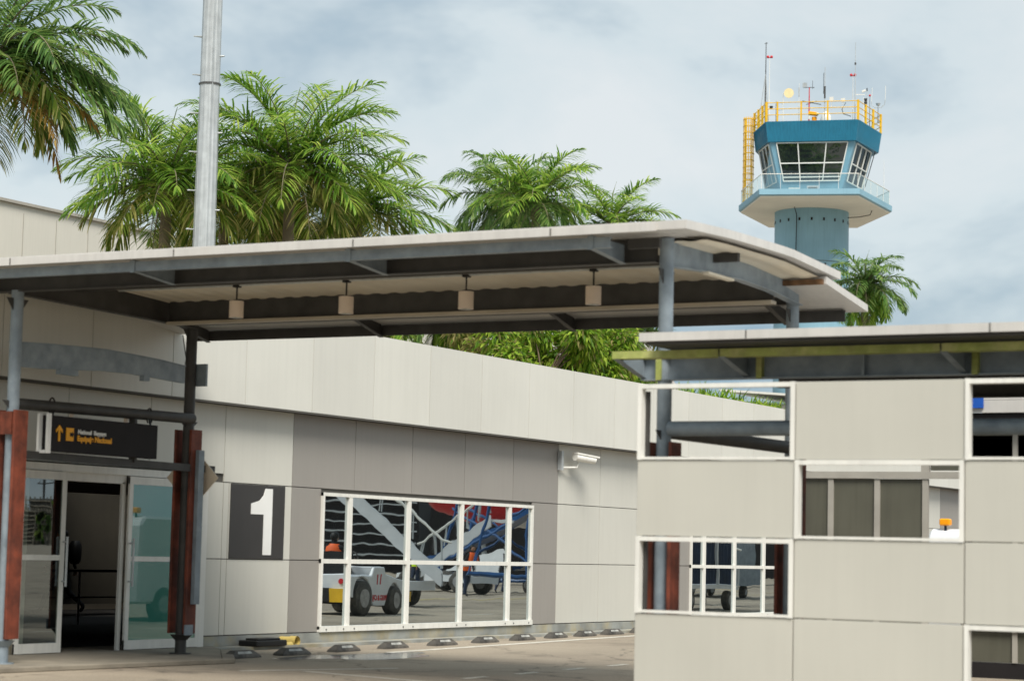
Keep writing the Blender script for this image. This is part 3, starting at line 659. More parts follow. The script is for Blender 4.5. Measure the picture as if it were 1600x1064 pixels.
# ------------------------------------------------------------------ panel screen
PS = thing('panel_screen', (19.3, 5.5, 0), 'greige panel screen wall with staggered framed openings, in the foreground', 'screen wall')
cy = [9.245, 7.635, 6.025, 4.415, 2.805, 1.195]; rz = [3.185, 2.46, 1.735, 1.01, .285]
openset = {(0,0),(2,0),(4,0),(1,1),(3,1),(0,2),(3,2),(2,3),(4,3)}
for r_ in range(4):
    for c_ in range(5):
        yb_, ya_ = cy[c_], cy[c_+1]; zt_, zb_ = rz[r_], rz[r_+1]
        if (c_, r_) in openset:
            m = MB(); t = .045; x0, x1 = 19.285, 19.37
            m.box(x0, x1, ya_+.004, ya_+t, zb_, zt_); m.box(x0, x1, yb_-t, yb_-.004, zb_, zt_)
            m.box(x0+.002, x1-.002, ya_+t, yb_-t, zt_-t, zt_-.003); m.box(x0+.002, x1-.002, ya_+t, yb_-t, zb_+.003, zb_+.028)
            m.build('opening_frame', K['white'], PS)
        else:
            m = MB(); m.box(19.30, 19.34, ya_+.005, yb_-.005, zb_+.005, zt_-.005); m.build('panel', K['lattice'], PS, bevel=.003)
m = MB()
for y in cy[1:-1]: m.box(19.372, 19.42, y-.03, y+.03, 0, 3.12)
m.box(19.372, 19.42, 9.17, 9.215, 0, 3.12)
m.build('post', K['dsteel'], PS)

# ------------------------------------------------------------------ lower canopy at right
B = thing('side_canopy', (22.5, 3, 0), 'lower canopy on the right with pale fascia and algae green gutter', 'canopy')
m = MB(); m.prism([(19.8,3.65),(19.8,3.735),(21.5,3.80),(23.5,3.82),(25.9,3.70),(25.9,3.62),(23.5,3.73),(21.5,3.71)], 1, -9, 9.49); m.build('roof_sheet', K['fascia'], B)
sm = MB()
for y in (8.35, 5.95, 3.5): sm.box(19.794, 19.80, y-.005, y+.005, 3.652, 3.733)
sm.build('flashing_seam', K['joint'], B)
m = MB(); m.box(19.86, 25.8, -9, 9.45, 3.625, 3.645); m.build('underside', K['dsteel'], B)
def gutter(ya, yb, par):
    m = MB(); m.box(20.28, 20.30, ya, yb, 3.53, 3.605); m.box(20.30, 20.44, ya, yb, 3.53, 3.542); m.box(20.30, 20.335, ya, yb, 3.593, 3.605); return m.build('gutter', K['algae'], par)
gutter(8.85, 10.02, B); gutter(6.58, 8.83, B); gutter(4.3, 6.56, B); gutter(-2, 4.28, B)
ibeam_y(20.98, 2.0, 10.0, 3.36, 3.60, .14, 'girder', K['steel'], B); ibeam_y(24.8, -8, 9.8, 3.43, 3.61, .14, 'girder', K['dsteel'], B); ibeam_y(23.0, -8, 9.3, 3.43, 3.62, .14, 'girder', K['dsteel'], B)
for y in (9.98, 8.82, 6.55, 4.28):
    m = MB(); m.prism([(20.97, 3.38), (20.97, 3.59), (20.30, 3.59), (20.30, 3.53)], 1, y-.006, y+.006); m.bar((20.97, y, 3.38), (20.30, y, 3.53), .07, .008); m.build('outrigger', K['steel'], B)
for y in (9.79, 8.67, 6.43):
    m = MB(); m.box(20.90, 20.974, y-.03, y+.03, 3.36, 3.60); m.build('stiffener', K['algae'], B)
for y in (7.57,):
    m = MB(); m.box(20.92, 20.974, y-.015, y+.015, 3.372, 3.588); m.build('stiffener', K['steel'], B)
pipe([(21.0, 9.7, 2.86), (21.0, 0, 2.86)], .078, par=B)
for (x, y) in ((21.0, 1.0), (24.9, 1.0)):
    m = MB(); m.tube([(x, y, 0), (x, y, 3.4)], .077, 16); m.build('column', K['steel'], B, smooth=True)

# ------------------------------------------------------------------ glazed partition behind the screen
GP = thing('glazed_shelter', (30.3, 8, 0), 'olive glazed shelter with taupe mullions behind the panel screen', 'shelter')
m = MB()
for y in (11.85, 11.32, 10.63, 9.93): m.box(30.0, 30.06, y-.04, y+.04, 0, 2.70)
m.box(29.98, 30.05, 8.9, 11.85, 2.705, 2.80); m.box(30.0, 30.08, 9.88, 9.99, 2.80, 3.78)
for y in (9.35, 8.66, 7.9, 7.1, 6.3, 5.5): m.box(30.0, 30.06, y-.035, y+.035, .22, 3.56)
m.build('frame', K['mullion'], GP)
m = MB(); m.box(30.03, 30.05, 9.97, 11.81, .3, 2.70); m.build('pane', K['olive'], GP)
m = MB(); m.box(30.03, 30.05, 5.5, 9.30, .22, 3.5); m.build('pane', K['olive'], GP)
m = MB(); m.box(30.02, 30.10, 5.5, 9.40, 0, .21); m.box(29.96, 29.995, 5.5, 9.4, .64, .74); m.box(29.96, 29.995, 5.5, 9.3, 2.86, 2.94); m.box(30.1, 33, 5.5, 5.6, 0, 3.2); m.build('base_wall', K['sign'], GP)
m = MB(); m.box(30.03, 30.07, 8.3, 9.86, 2.82, 3.3); m.build('header_panel', K['olive'], GP)
m = MB(); m.box(29.80, 29.84, 4.5, 9.35, 3.42, 3.598); m.build('header_beam', K['sign'], GP)
m = MB(); m.box(29.8, 34, 4.5, 9.86, 3.78, 3.86); m.box(29.75, 29.79, 4.5, 9.35, 3.60, 3.77); m.build('roof', K['fascia'], GP)
m = MB(); m.box(29.70, 29.74, 9.02, 9.24, 3.66, 3.80); m.build('blue_sign', K['bluebox'], GP)

# ------------------------------------------------------------------ vehicles
def wheel(parent, c, axis, r_, w_, rim=True):
    a = Vector(axis).normalized()*w_/2; c = Vector(c)
    m = MB(); m.tube([c-a, c-a*.8, c+a*.8, c+a], [r_*.9, r_, r_, r_*.9], 24); wo = m.build('wheel', K['rubber'], parent, smooth=True)
    m = MB(); m.tube([c-a*1.03, c+a*1.03], r_*.55, 16); m.tube([c-a*1.08, c+a*1.08], r_*.18, 8); m.build('rim', K['rim'], wo); return wo
def tractor(org_, ax, label, name='tow_tractor', beacon=True, text=True):
    "ax = heading unit vector; local u along heading from rear, v to the right-hand side, rear at u=0"
    ax = Vector((ax[0], ax[1], 0)).normalized(); rt = Vector((ax.y, -ax.x, 0)); O = Vector(org_)
    t = thing(name, O, label, 'tractor')
    P = lambda u, v, z: O+ax*u+rt*v+Vector((0,0,z))
    def bx(m, u0, u1, v0, v1, z0, z1, tu0=0, tu1=0):
        m.poly([P(u0,v0,z0),P(u1,v0,z0),P(u1,v1,z0),P(u0,v1,z0),P(u0+tu0,v0,z1),P(u1-tu1,v0,z1),P(u1-tu1,v1,z1),P(u0+tu0,v1,z1)], [(0,3,2,1),(4,5,6,7),(0,1,5,4),(1,2,6,5),(2,3,7,6),(3,0,4,7)])
    W = .78
    m = MB()
    for v in (-W, W):    # side plates with wheel arches cut into the outline
        o_ = [(0.02,.42),(.25,.42)]
        o_ += [(.72+.47*math.cos(a), .42+.47*math.sin(a)) for a in [math.pi*(1-i/10) for i in range(11)]]
        o_ += [(1.3,.22),(1.95,.22)]
        o_ += [(2.42+.40*math.cos(a), .34+.42*math.sin(a)) for a in [math.pi*(1-i/10) for i in range(11)]]
        o_ += [(3.0,.35),(3.0,.80),(2.6,.86),(1.95,.95),(1.85,1.12),(1.35,1.12),(1.2,.92),(.1,.92)]
        n = len(o_); sg = 1 if v > 0 else -1
        m.poly([P(u, v, z) for u, z in o_]+[P(u, v-sg*.10, z) for u, z in o_], [tuple(range(n)), tuple(range(2*n-1, n-1, -1))]+[(i, n+i, n+(i+1)%n, (i+1)%n) for i in range(n)])
    bx(m, .03, 1.25, -W+.1, W-.1, .82, .94); bx(m, 1.35, 1.9, -W+.1, W-.1, .3, 1.13); bx(m, 1.9, 2.98, -W+.1, W-.1, .62, .84, 0, .05); bx(m, 0.0, .12, -W+.1, W-.1, .55, .94)
    m.build('body', K['vehwhite'], t, bevel=.02)
    m = MB(); bx(m, .1, 2.9, -.6, .6, .25, .6); m.build('chassis', K['black'], t)
    m = MB(); bx(m, -.14, .0, -W-.02, -.3, .30, .62); bx(m, -.14, .0, .3, W+.02, .30, .62); bx(m, 3.0, 3.1, -W, W, .30, .55); m.build('bumper', K['vehyel'], t)
    m = MB(); bx(m, -.13, .0, -.3, .3, .30, .62); m.build('bumper_stripe', K['black'], t)
    for v in (-.5, .5):
        m = MB(); m.tube([P(-.03, v, .78), P(0, v, .78)], .06, 10); m.build('tail_light', K['red'], t)
        m = MB(); m.tube([P(-.03, v-.18 if v < 0 else v+.16, .78), P(0, v-.18 if v < 0 else v+.16, .78)], .06, 10); m.build('tail_light', K['black'], t)
    for u, rr in ((.72, .40), (2.42, .34)):
        for v in (-W+.05, W-.05): wheel(t, P(u, v, rr), rt, rr, .26)
    m = MB(); bx(m, .55, .72, -.3, .3, .94, 1.45, .03, .0); bx(m, .6, 1.1, -.3, .3, .94, 1.08); m.build('seat', K['black'], t)
    m = MB(); pts = [P(1.45+.06*math.sin(a), .19*math.cos(a), 1.32+.17*math.sin(a)) for a in [2*math.pi*i/14 for i in range(15)]]; m.tube(pts, .015, 6); m.tube([P(1.6, 0, 1.1), P(1.45, 0, 1.3)], .02, 6); m.build('steering_wheel', K['black'], t)
    if beacon:
        m = MB(); m.tube([P(.3, .45, .94), P(.3, .45, 1.95)], .02, 8); m.build('beacon_pole', K['dsteel'], t)
        m = MB(); m.tube([P(.3, .45, 1.95), P(.3, .45, 2.10)], [.09, .08], 12); m.build('beacon', K['beacon'], t)
        m = MB(); m.tube([P(.25, .55, .98), P(.25, .55, 1.35)], .075, 12); m.build('fire_extinguisher', K['red'], t)
    if text:
        for s_, (lc) in (('REG & CAJ', .42),):
            text_obj(s_, .17, K['red'], t, P(1.98, W+.008, .42) if False else P(1.30, W+.006, .38), ax, (0,0,1), 'lettering', .006)
        text_obj('IT', .34, K['red'], t, P(1.42, W+.006, .76), ax, (0,0,1), 'lettering', .006)
    return t, P
axd = Vector((.985, -.1, 0)).normalized(); rtd = Vector((axd.y, -axd.x, 0))
# the near side (towards the wall) is the left side of the heading, so the tractor heads the other way round its side
Otr = Vector((43.25, 11.95, 0)) + rtd*.72
def tractor_left(org_, ax, label):
    t, P = tractor(org_, ax, label, text=False)
    lf = Vector((-ax.y, ax.x, 0))
    q = P(2.0, -.786, .36); text_obj('REG & CAJ', .16, K['red'], t, q, -ax, (0,0,1), 'lettering', .006)
    q = P(1.78, -.786, .72); text_obj('11', .34, K['red'], t, q, -ax, (0,0,1), 'lettering', .006)
    return t, P
tr1, P1 = tractor_left(Otr, axd, 'white tow tractor with yellow bumper, seen mirrored in the window')
person(tuple(P1(.85, 0, .16)), math.atan2(axd.y, axd.x), 'driver in orange vest seated on the white tow tractor',
       dict(hil=(.05,.1,.86), hir=(.05,-.1,.86), knl=(.45,.12,.92), knr=(.45,-.12,.92), anl=(.55,.12,.5), anr=(.55,-.12,.5), tol=(.7,.12,.46), tor=(.7,-.12,.46), ell=(.22,.25,1.15), elr=(.22,-.25,1.15), hal=(.48,.14,1.2), har=(.48,-.14,1.2)),
       K['dark_cloth'], K['dark_cloth'], vest=K['hivis'])
# service van behind the screen
VN = thing('service_van', (37.5, 11.0, 0), 'white van roof with amber beacon seen through the screen opening', 'van')
m = MB(); m.prism([(35.6,.35),(35.6,1.95),(35.75,2.10),(38.6,2.10),(39.3,1.35),(40.2,1.15),(40.3,.35)], 1, 9.7, 11.75); m.build('body', K['vehwhite'], VN, bevel=.05)
m = MB(); m.prism([(38.66,2.02),(39.28,1.37),(39.30,1.39),(38.68,2.04)], 1, 9.85, 11.6); m.build('windscreen', G['cab'], VN)
m = MB(); m.box(35.585, 35.598, 9.95, 11.5, 1.2, 1.8); m.build('rear_window', G['cab'], VN)
for x in (36.4, 39.4):
    for y in (9.78, 11.67): wheel(VN, (x, y, .34), (0,1,0), .34, .22)
bp_ = at(1477, 830, 39.9)
m = MB(); m.tube([(35.75, 11.48, 2.05), (35.75, 11.48, 2.16)], .022, 8); m.build('beacon_pole', K['navy'], VN)
m = MB(); m.box(35.68, 35.82, 11.39, 11.57, 2.155, 2.27); m.build('beacon', K['beacon'], VN, bevel=.02)
m = MB(); m.ball((35.8, 11.14, 2.06), .09, 10, 7); m.build('roof_vent', K['navy'], VN, smooth=True)

# apron vehicles that the windows mirror
ST = thing('boarding_stairs', (51, 7, 0), 'white mobile boarding stairs on the apron, mirrored in the window', 'stairs')
def stairs(par, base, d, L_, h, w_, mt):
    d = Vector((d[0], d[1], 0)).normalized(); n = Vector((-d.y, d.x, 0)); b = Vector(base)
    for s_ in (-1, 1):
        m = MB(); q = b+n*s_*w_/2; e_ = q+d*L_+Vector((0,0,h))
        m.poly([q+Vector((0,0,-.2)), q+Vector((0,0,.22)), e_+Vector((0,0,.22)), e_+Vector((0,0,-.25)), *[p+n*.04*s_ for p in (q+Vector((0,0,-.2)), q+Vector((0,0,.22)), e_+Vector((0,0,.22)), e_+Vector((0,0,-.25)))]],
               [(0,1,2,3),(7,6,5,4),(0,4,5,1),(1,5,6,2),(2,6,7,3),(3,7,4,0)]); m.build('side_panel', mt, par)
        for dz in (.62, .85, 1.08):
            for k_ in range(7): pq = q.lerp(e_, k_/6); pm = MB(); pm.tube([pq+Vector((0,0,.3)), pq+Vector((0,0,1.08))], .02, 5); dz > 1 and pm.build('baluster', K['galv'], par)
        m = MB(); m.tube([q+Vector((0,0,dz))-d*.3-Vector((0,0,.1)), q+Vector((0,0,dz)), e_+Vector((0,0,dz)), e_+d*1.2+Vector((0,0,dz))], .03, 8); m.build('handrail', K['white'], par, smooth=True)
    m = MB(); nn = 16
    for i in range(nn):
        c_ = b+d*L_*(i+.5)/nn+Vector((0,0,h*(i+.5)/nn)); m.bar(c_-n*w_/2, c_+n*w_/2, .28, .05)
    m.build('treads', K['galv'], par)
    m = MB(); e_ = b+d*(L_+.6)+Vector((0,0,h)); m.bar(e_-n*w_/2, e_+n*w_/2, 1.2, .1); 
    for s_ in (-.8, .8): m.bar(b+d*L_*.8+n*s_*w_/2, Vector((b.x+d.x*L_*.8+n.x*s_*w_/2, b.y+d.y*L_*.8+n.y*s_*w_/2, .5))+Vector((0,0,0)), .12)
    m.build('platform', mt, par)
stairs(ST, (53.6, 8.2, .75), (-.48, -.875), 5.2, 4.6, 1.1, K['vehwhite'])
m = MB(); m.box(51.6, 53.6, 3.4, 8.0, .45, .7); m.build('truck_bed', K['vehwhite'], ST)
for y in (4.2, 7.2):
    for x in (51.7, 53.5): wheel(ST, (x, y, .4), (1,0,0), .4, .25)
m = MB(); m.bar((51.35, 5.9, 2.6), (51.1, 5.44, 2.85), .03, .55); m.build('logo_panel', K['bluebox'], ST)
ST2 = thing('boarding_stairs', (73.5, -3, 0), 'second white boarding stairs farther out on the apron', 'stairs')
stairs(ST2, (73.1, -4.3, .7), (.483, .875), 2.6, 2.0, 1.2, K['vehwhite'])
m = MB(); m.box(72.6, 75.0, -4.8, -1.8, .4, .65); m.build('truck_bed', K['vehwhite'], ST2)
for y in (-4.3, -2.4):
    for x in (72.7, 74.8): wheel(ST2, (x, y, .4), (1,0,0), .4, .25)
def loader(o_, label, dx):
    t = thing('belt_loader', o_, label, 'belt loader', 'blue loaders on the apron'); o = Vector(o_)
    P = lambda x, y, z: o+Vector((x*.5, y, z)) if False else o+Vector((x, y, z))
    m = MB()
    for x in (-.8, .8):
        m.tube([P(x,-3.2,.5), P(x,3.2,.5)], .09, 8); m.tube([P(x,-2.6,.6), P(x,-1.6,3.6), P(x,2.8,4.6)], .10, 8); m.tube([P(x,2.2,.6), P(x,1.9,2.2), P(x,2.6,4.4)], .10, 8)
        m.tube([P(x,-2.4,1.0), P(x,2.4,3.6)], .06, 8); m.tube([P(x,2.4,1.0), P(x,-2.0,3.2)], .06, 8)
    for y, z in ((-2.6,.6),(2.2,.6),(-1.6,3.6),(2.8,4.6),(0,.5)): m.tube([P(-.8,y,z), P(.8,y,z)], .07, 8)
    m.build('frame', K['vehblue'], t, smooth=True)
    m = MB(); m.bar(P(0,-3.4,1.0), P(0,3.6,3.9), 1.1, .22); m.build('conveyor', K['vehblue'], t)
    m = MB(); m.poly([P(-.86,-2.2,.75),P(-.86,.6,.75),P(-.86,1.2,1.8),P(-.86,-1.2,1.2), P(-.80,-2.2,.75),P(-.80,.6,.75),P(-.80,1.2,1.8),P(-.80,-1.2,1.2)], [(0,1,2,3),(7,6,5,4),(0,4,5,1),(1,5,6,2),(2,6,7,3),(3,7,4,0)]); m.build('side_panel', K['vehwhite'], t)
    for y in (-2.5, 2.4):
        for x in (-.8, .8): wheel(t, P(x, y, .33), (1,0,0), .33, .2)
    return t
loader((79.2, -4.2, 0), 'blue belt loader with crossed frame and small wheels on the apron', 0)
loader((80.5, -.2, 0), 'second blue belt loader beside the first one', 0)
AP = thing('airliner', (104, -21, 0), 'red and white airliner parked beyond the boarding stairs', 'airplane')
dA = Vector((-.9, -.42, 0)).normalized(); oA = Vector((107.2, -11.7, 4.6)); rg = []
for t_, r_ in ((-17,.25),(-14,1.1),(-10,1.75),(8,1.85),(11,1.7),(13,1.1),(14,.3)):
    up_ = .9 if t_ < -12 else 0
    rg.append([oA+dA*t_+Vector((0,0,up_+r_*math.sin(a)))+Vector((dA.y,-dA.x,0))*r_*math.cos(a) for a in [2*math.pi*i/20 for i in range(20)]])
m = MB(); m.loft(rg[:4]); m.build('fuselage', K['vehwhite'], AP, smooth=True)
m = MB(); m.loft([rg[3], rg[4], rg[5], rg[6]]); m.build('nose', K['red'], AP, smooth=True)
m = MB(); c2 = oA+dA*2.4; c3 = oA+dA*5.2; m.loft([[c2+Vector((0,0,1.84*math.sin(a)))+Vector((dA.y,-dA.x,0))*1.84*math.cos(a) for a in [2*math.pi*i/20 for i in range(20)]], [c3+Vector((0,0,1.87*math.sin(a)))+Vector((dA.y,-dA.x,0))*1.87*math.cos(a) for a in [2*math.pi*i/20 for i in range(20)]]]); m.build('livery_band', K['red'], AP, smooth=True)
m = MB()
for t_ in range(-8, 9): 
    c_ = oA+dA*t_*1.0+Vector((-dA.y, dA.x, 0))*1.80+Vector((0,0,.45)); m.bar(c_-dA*.16, c_+dA*.16, .1, .4)
m.build('cabin_window', K['black'], AP)
m = MB(); c_ = oA; m.poly([c_+dA*-12+Vector((0,0,1.4)), c_+dA*-16.5+Vector((0,0,1.4)), c_+dA*-19+Vector((0,0,6.5)), c_+dA*-16.8+Vector((0,0,6.5)), *[p+Vector((.3,0,0)) for p in (c_+dA*-12+Vector((0,0,1.4)), c_+dA*-16.5+Vector((0,0,1.4)), c_+dA*-19+Vector((0,0,6.5)), c_+dA*-16.8+Vector((0,0,6.5)))]], [(0,1,2,3),(7,6,5,4),(0,4,5,1),(1,5,6,2),(2,6,7,3),(3,7,4,0)]); m.build('tail_fin', K['red'], AP)
m = MB(); nA = Vector((-dA.y, dA.x, 0)); m.poly([c_+dA*3+nA*1.5+Vector((0,0,-.6)), c_+dA*-2+nA*1.5+Vector((0,0,-.6)), c_+dA*-5+nA*13+Vector((0,0,.4)), c_+dA*-3+nA*13+Vector((0,0,.4)), *[p+Vector((0,0,.35)) for p in (c_+dA*3+nA*1.5+Vector((0,0,-.6)), c_+dA*-2+nA*1.5+Vector((0,0,-.6)), c_+dA*-5+nA*13+Vector((0,0,.4)), c_+dA*-3+nA*13+Vector((0,0,.4)))]], [(0,1,2,3),(7,6,5,4),(0,4,5,1),(1,5,6,2),(2,6,7,3),(3,7,4,0)]); m.build('wing', K['vehwhite'], AP)
for t_ in (-2, 10): wheel(AP, oA+dA*t_+Vector((0,0,-4.15)), nA, .45, .4)
m = MB(); m.tube([oA+dA*10+Vector((0,0,-4.0)), oA+dA*10], .12, 8); m.tube([oA+dA*-2+Vector((0,0,-4.0)), oA+dA*-2], .12, 8); m.build('landing_gear', K['galv'], AP)
person((71.5, -3.6, 0), R(200), 'ground worker in yellow vest walking on the apron', dict(), K['dark_cloth'], K['navy'], vest=K['hiyel'])
ST3 = thing('boarding_stairs', (61, 10, 0), 'blue boarding stairs with dark trusses near the second window', 'stairs')
stairs(ST3, (66.1, 11.7, .8), (-.483, -.875), 7.0, 4.0, 1.2, K['vehblue'])
m = MB(); m.box(62.6, 65.6, 6.4, 10.6, .45, .7); m.tube([(64.4, 9.4, .6), (62.9, 6.6, 3.0), (62.2, 5.2, 3.6)], .09, 8); m.tube([(65.2, 9.6, .6), (61.6, 4.6, .9), (62.2, 5.2, 4.2)], .09, 8); m.build('truss', K['vehblue'], ST3)
for (x, y) in ((62.9, 7.0), (65.0, 10.2), (64.2, 6.8)): wheel(ST3, (x, y, .36), (1,0,0), .36, .22)
for k_, (x, y, a_, vs, lab) in enumerate(((70.2, -.4, 2.0, 'hivis', 'ground worker in orange vest between the stairs and loader'), (77.2, -2.9, .4, None, 'dark dressed worker beside the blue loader'), (78.6, -1.0, 1.2, 'hiyel', 'second yellow vested worker beyond the loaders'))):
    person((x, y, 0), a_, lab, dict(), K['dark_cloth'], K['navy'], vest=K[vs] if vs else None)
# far glass terminal seen in the mirror
FT = thing('glass_terminal', (150, -45, 0), 'dark glass terminal with pale horizontal bands across the apron', 'building')
m = MB(); m.prism([(120.2,-33.3),(114.5,-43.7),(125.5,-49.4),(131,-39)], 2, 0, 9); m.build('glass_wall', K['sign'], FT)
m = MB()
for z in range(1, 14): m.bar((120.0, -33.4, z*.62), (114.3, -43.8, z*.62), .12, .09)
m.build('floor_band', K['galv'], FT)
HG = thing('apron_hangar', (150, -30, 0), 'dark low hangar at the far edge of the apron', 'building')
m = MB(); m.prism([(137,-43.6),(152,-16.5),(165,-22),(150,-49)], 2, 0, 4.7); m.build('wall', K['sign'], HG)
m = MB(); m.prism([(136.8,-43.9),(152.1,-16.1),(165,-21.6),(150,-49.4)], 2, 4.7, 4.95); m.build('roof', K['galv'], HG)
# baggage cart mirrored in the second window
BC = thing('baggage_cart', (59.5, 13.2, 0), 'baggage cart with navy curtains mirrored in the far window', 'cart')
m = MB(); m.box(58.4, 61.4, 12.4, 13.9, .62, .74); m.box(58.3, 61.5, 12.3, 14.0, 2.5, 2.56)
for x in (58.42, 61.38, 59.9):
    for y in (12.42, 13.88): m.box(x-.04, x+.04, y-.04, y+.04, .74, 2.5)
m.build('frame', K['vehwhite'], BC)
m = MB(); pts = []
for i in range(80): pts.append((58.5+2.8*i/79, 13.80+.035*math.sin(i*.9)))
m.prism(pts+[(p[0], p[1]-.02) for p in pts[::-1]], 2, .76, 2.48); m.build('curtain', K['navy'], BC)
for x in (58.9, 60.9):
    for y in (12.6, 13.75): wheel(BC, (x, y, .28), (0,1,0), .28, .18)
m = MB(); m.box(57.9, 58.25, 13.3, 13.95, .5, 2.4); m.build('end_panel', K['vehwhite'], BC)
m = MB(); m.box(57.9, 58.25, 13.955, 13.965, .5, .75); m.build('reflector', K['vehyel'], BC)
CT = thing('apron_container', (76, 6, 0), 'grey container with a blue tarpaulin on the apron', 'container')
m = MB(); m.box(76, 82, 4, 6, .5, 2.6); m.build('box', K['steel'], CT)
m = MB(); m.box(77, 79, 6.01, 6.05, 1.4, 2.3); m.build('tarpaulin', K['bluebox'], CT)
for x in (77, 81): 
    for y in (4.3, 5.7): wheel(CT, (x, y, .25), (0,1,0), .25, .2)

# towers under construction mirrored in the door
def mir(p): return Vector((p.x, 40-p.y, p.z))
for k_, (px, D, W_, hh, lab) in enumerate(((78, 900, 15, 19.5, 'unfinished concrete tower block with green netting, mirrored in the door'), (52, 820, 9, 13.5, 'lower unfinished block beside the netted tower'))):
    q = mir(at(px, 800, D)); t = thing('unfinished_tower', (q.x, q.y, 0), lab, 'building')
    m = MB(); nf = 9
    for i in range(nf): m.box(q.x-W_/2, q.x+W_/2, q.y-W_/2, q.y+W_/2, hh*i/nf, hh*i/nf+.4)
    for i in range(6):
        for yy in (-W_/2+.3, W_/2-.3): m.box(q.x-W_/2+.2+i*(W_-.8)/5, q.x-W_/2+.6+i*(W_-.8)/5, q.y+yy-.2, q.y+yy+.2, 0, hh)
    m.build('floor_frame', K['concrete'], t)
    m = MB(); m.box(q.x-W_/2+1, q.x+W_/2-1, q.y-W_/2+1.5, q.y+W_/2-1.5, 0, hh-1); m.build('core', K['joint'], t)
    m = MB()
    for i in range(26):
        x = q.x+rnd.uniform(-W_/2, W_/2-2); z = rnd.uniform(0, hh-2); m.box(x, x+rnd.uniform(1, 2.6), q.y+W_/2+.02, q.y+W_/2+.1, z, z+rnd.uniform(1.2, 2.2))
    m.build('green_netting', K['frond'], t)
q = mir(at(68, 760, 905)); CRN = thing('tower_crane', (q.x, q.y, 0), 'tower crane above the unfinished block', 'crane')
m = MB(); m.bar((q.x, q.y, 0), (q.x, q.y, 27), .9); m.build('mast', K['dsteel'], CRN)
m = MB(); m.bar((q.x-4, q.y, 25), (q.x+9, q.y, 25.5), .5); m.bar((q.x, q.y, 28), (q.x+8, q.y, 25.5), .15); m.bar((q.x, q.y, 28), (q.x-4, q.y, 25), .15); m.build('jib', K['dsteel'], CRN)

# ------------------------------------------------------------------ trees
RT = -R(90)+AZ; LF = R(90)+AZ       # azimuths that read as right and left from the pavement
def leaflet(m, p, d, n, L_, w_, droop, seg=3):
    "narrow leaf from p along d, bending down over its length"
    n = len(m.v); q = Vector(p); dd = Vector(d)
    for i in range(seg):
        s_ = dd.cross(Vector((.05, .03, 1))).normalized()*w_*(.55, 1, .75)[i]/2
        m.v += [tuple(q-s_), tuple(q+s_)]
        q = q+dd*L_/seg; dd = (dd+Vector((0, 0, -droop/seg*1.25))).normalized()
    m.v.append(tuple(q))
    for i in range(seg-1): m.f.append((n+2*i, n+2*i+1, n+2*i+3, n+2*i+2))
    m.f.append((n+2*seg-2, n+2*seg-1, n+2*seg))
def frond(m, stem, base, az, el, L_, rr, droop=1.0, nl=44, ll=.62, lw=.068, sag=.8):
    p = Vector(base); pts = [p.copy()]; e_ = el; seg = 14; az_ = az; rads = []
    bend = droop*(1.15 if el > 0 else .8)
    for i in range(seg):
        t = (i+.5)/seg; e2 = el-bend*(t**1.5)*1.25; az_ += rr.uniform(-.02, .02)
        d = Vector((math.cos(e2)*math.cos(az_), math.cos(e2)*math.sin(az_), math.sin(e2))); p = p+d*L_/seg; pts.append(p.copy())
    stem.tube(pts, .035, 5, r2=.008, cap=False)
    for i in range(nl):
        t = .10+.88*i/nl; f = t*seg; k_ = min(int(f), seg-1); q = pts[k_].lerp(pts[k_+1], f-k_); d = (pts[k_+1]-pts[k_]).normalized()
        side = d.cross(Vector((0,0,1))).normalized(); upv = side.cross(d).normalized()
        lenf = math.sin(math.pi*min(1, t*.86+.12))**.6*ll*(1 if t < .8 else 1-.5*(t-.8)/.2)
        for s_ in (-1, 1):
            tw = rr.uniform(-.35, .9)
            dd = (side*s_*1.0+d*(.55+.9*t*t+rr.uniform(-.15,.15))+upv*tw*.75).normalized()
            if t > .9: dd = (dd+d*.8).normalized()
            leaflet(m, q, dd, upv, lenf*rr.uniform(.8, 1.1), lw, sag*rr.uniform(.6, 1.5))
def palm(c, label, seed, R_=4.2, n=22, mats=('frond','frondlo'), ll=.8, droop=1.0, extra=(), base_z=0, brown=False, low=-.7, bend=0, sag=.8):
    rr = random.Random(seed); c = Vector(c); t = thing('palm_tree', (c.x, c.y, base_z), label, 'palm', 'palms behind the terminal')
    m = MB(); H_ = c.z-base_z
    m.tube([(c.x-.3+.3*i/8, c.y, base_z+H_*i/8-.2*(i==8)) for i in range(9)], [.30,.27,.27,.28,.27,.24,.21,.19,.17], 12); m.build('trunk', K['trunk'], t, smooth=True)
    st = MB(); up_, lo = MB(), MB()
    for i in range(n):
        az = 2*math.pi*i*.381966+rr.uniform(-.25, .25); u = i/(n-1)
        el = 1.25-u*(1.25-low)+rr.uniform(-.12, .12)
        frond(lo if u > .68 else up_, st, c, az, el, R_*(.78+.22*math.sin(math.pi*min(1, .25+u)))*rr.uniform(.9, 1.08), rr, droop*(.75+.35*u), nl=48, ll=ll*1.35*rr.uniform(.9, 1.15), sag=sag*.95)
    for (az, el, L_) in extra: frond(up_, st, c, az, el, L_, rr, droop*.75, nl=50, ll=ll*1.35, sag=sag*.9)
    st.build('stalks', K['trunk'], t, smooth=True); 
    up_.build('crown', K[mats[0]], t, recalc=False); lo.build('lower_crown', K[mats[1]], t, recalc=False)
    sp = MB(); sp.tube([c, c+Vector((.1, 0, R_*.45)), c+Vector((.25, -.1, R_*.62))], .045, 6, r2=.008); sp.build('spear_leaf', K['frondlo'], t)
    if brown:
        b_ = MB()
        for i in range(4):
            az = RT+rr.uniform(-.9, .9)
            frond(b_, b_, c-Vector((0,0,.5)), az, rr.uniform(-.5, .1), R_*.85, rr, 1.1, nl=34, ll=.6, lw=.05, sag=1.4)
        b_.build('seed_stalks', K['frondbrown'], t, recalc=False)
    return t
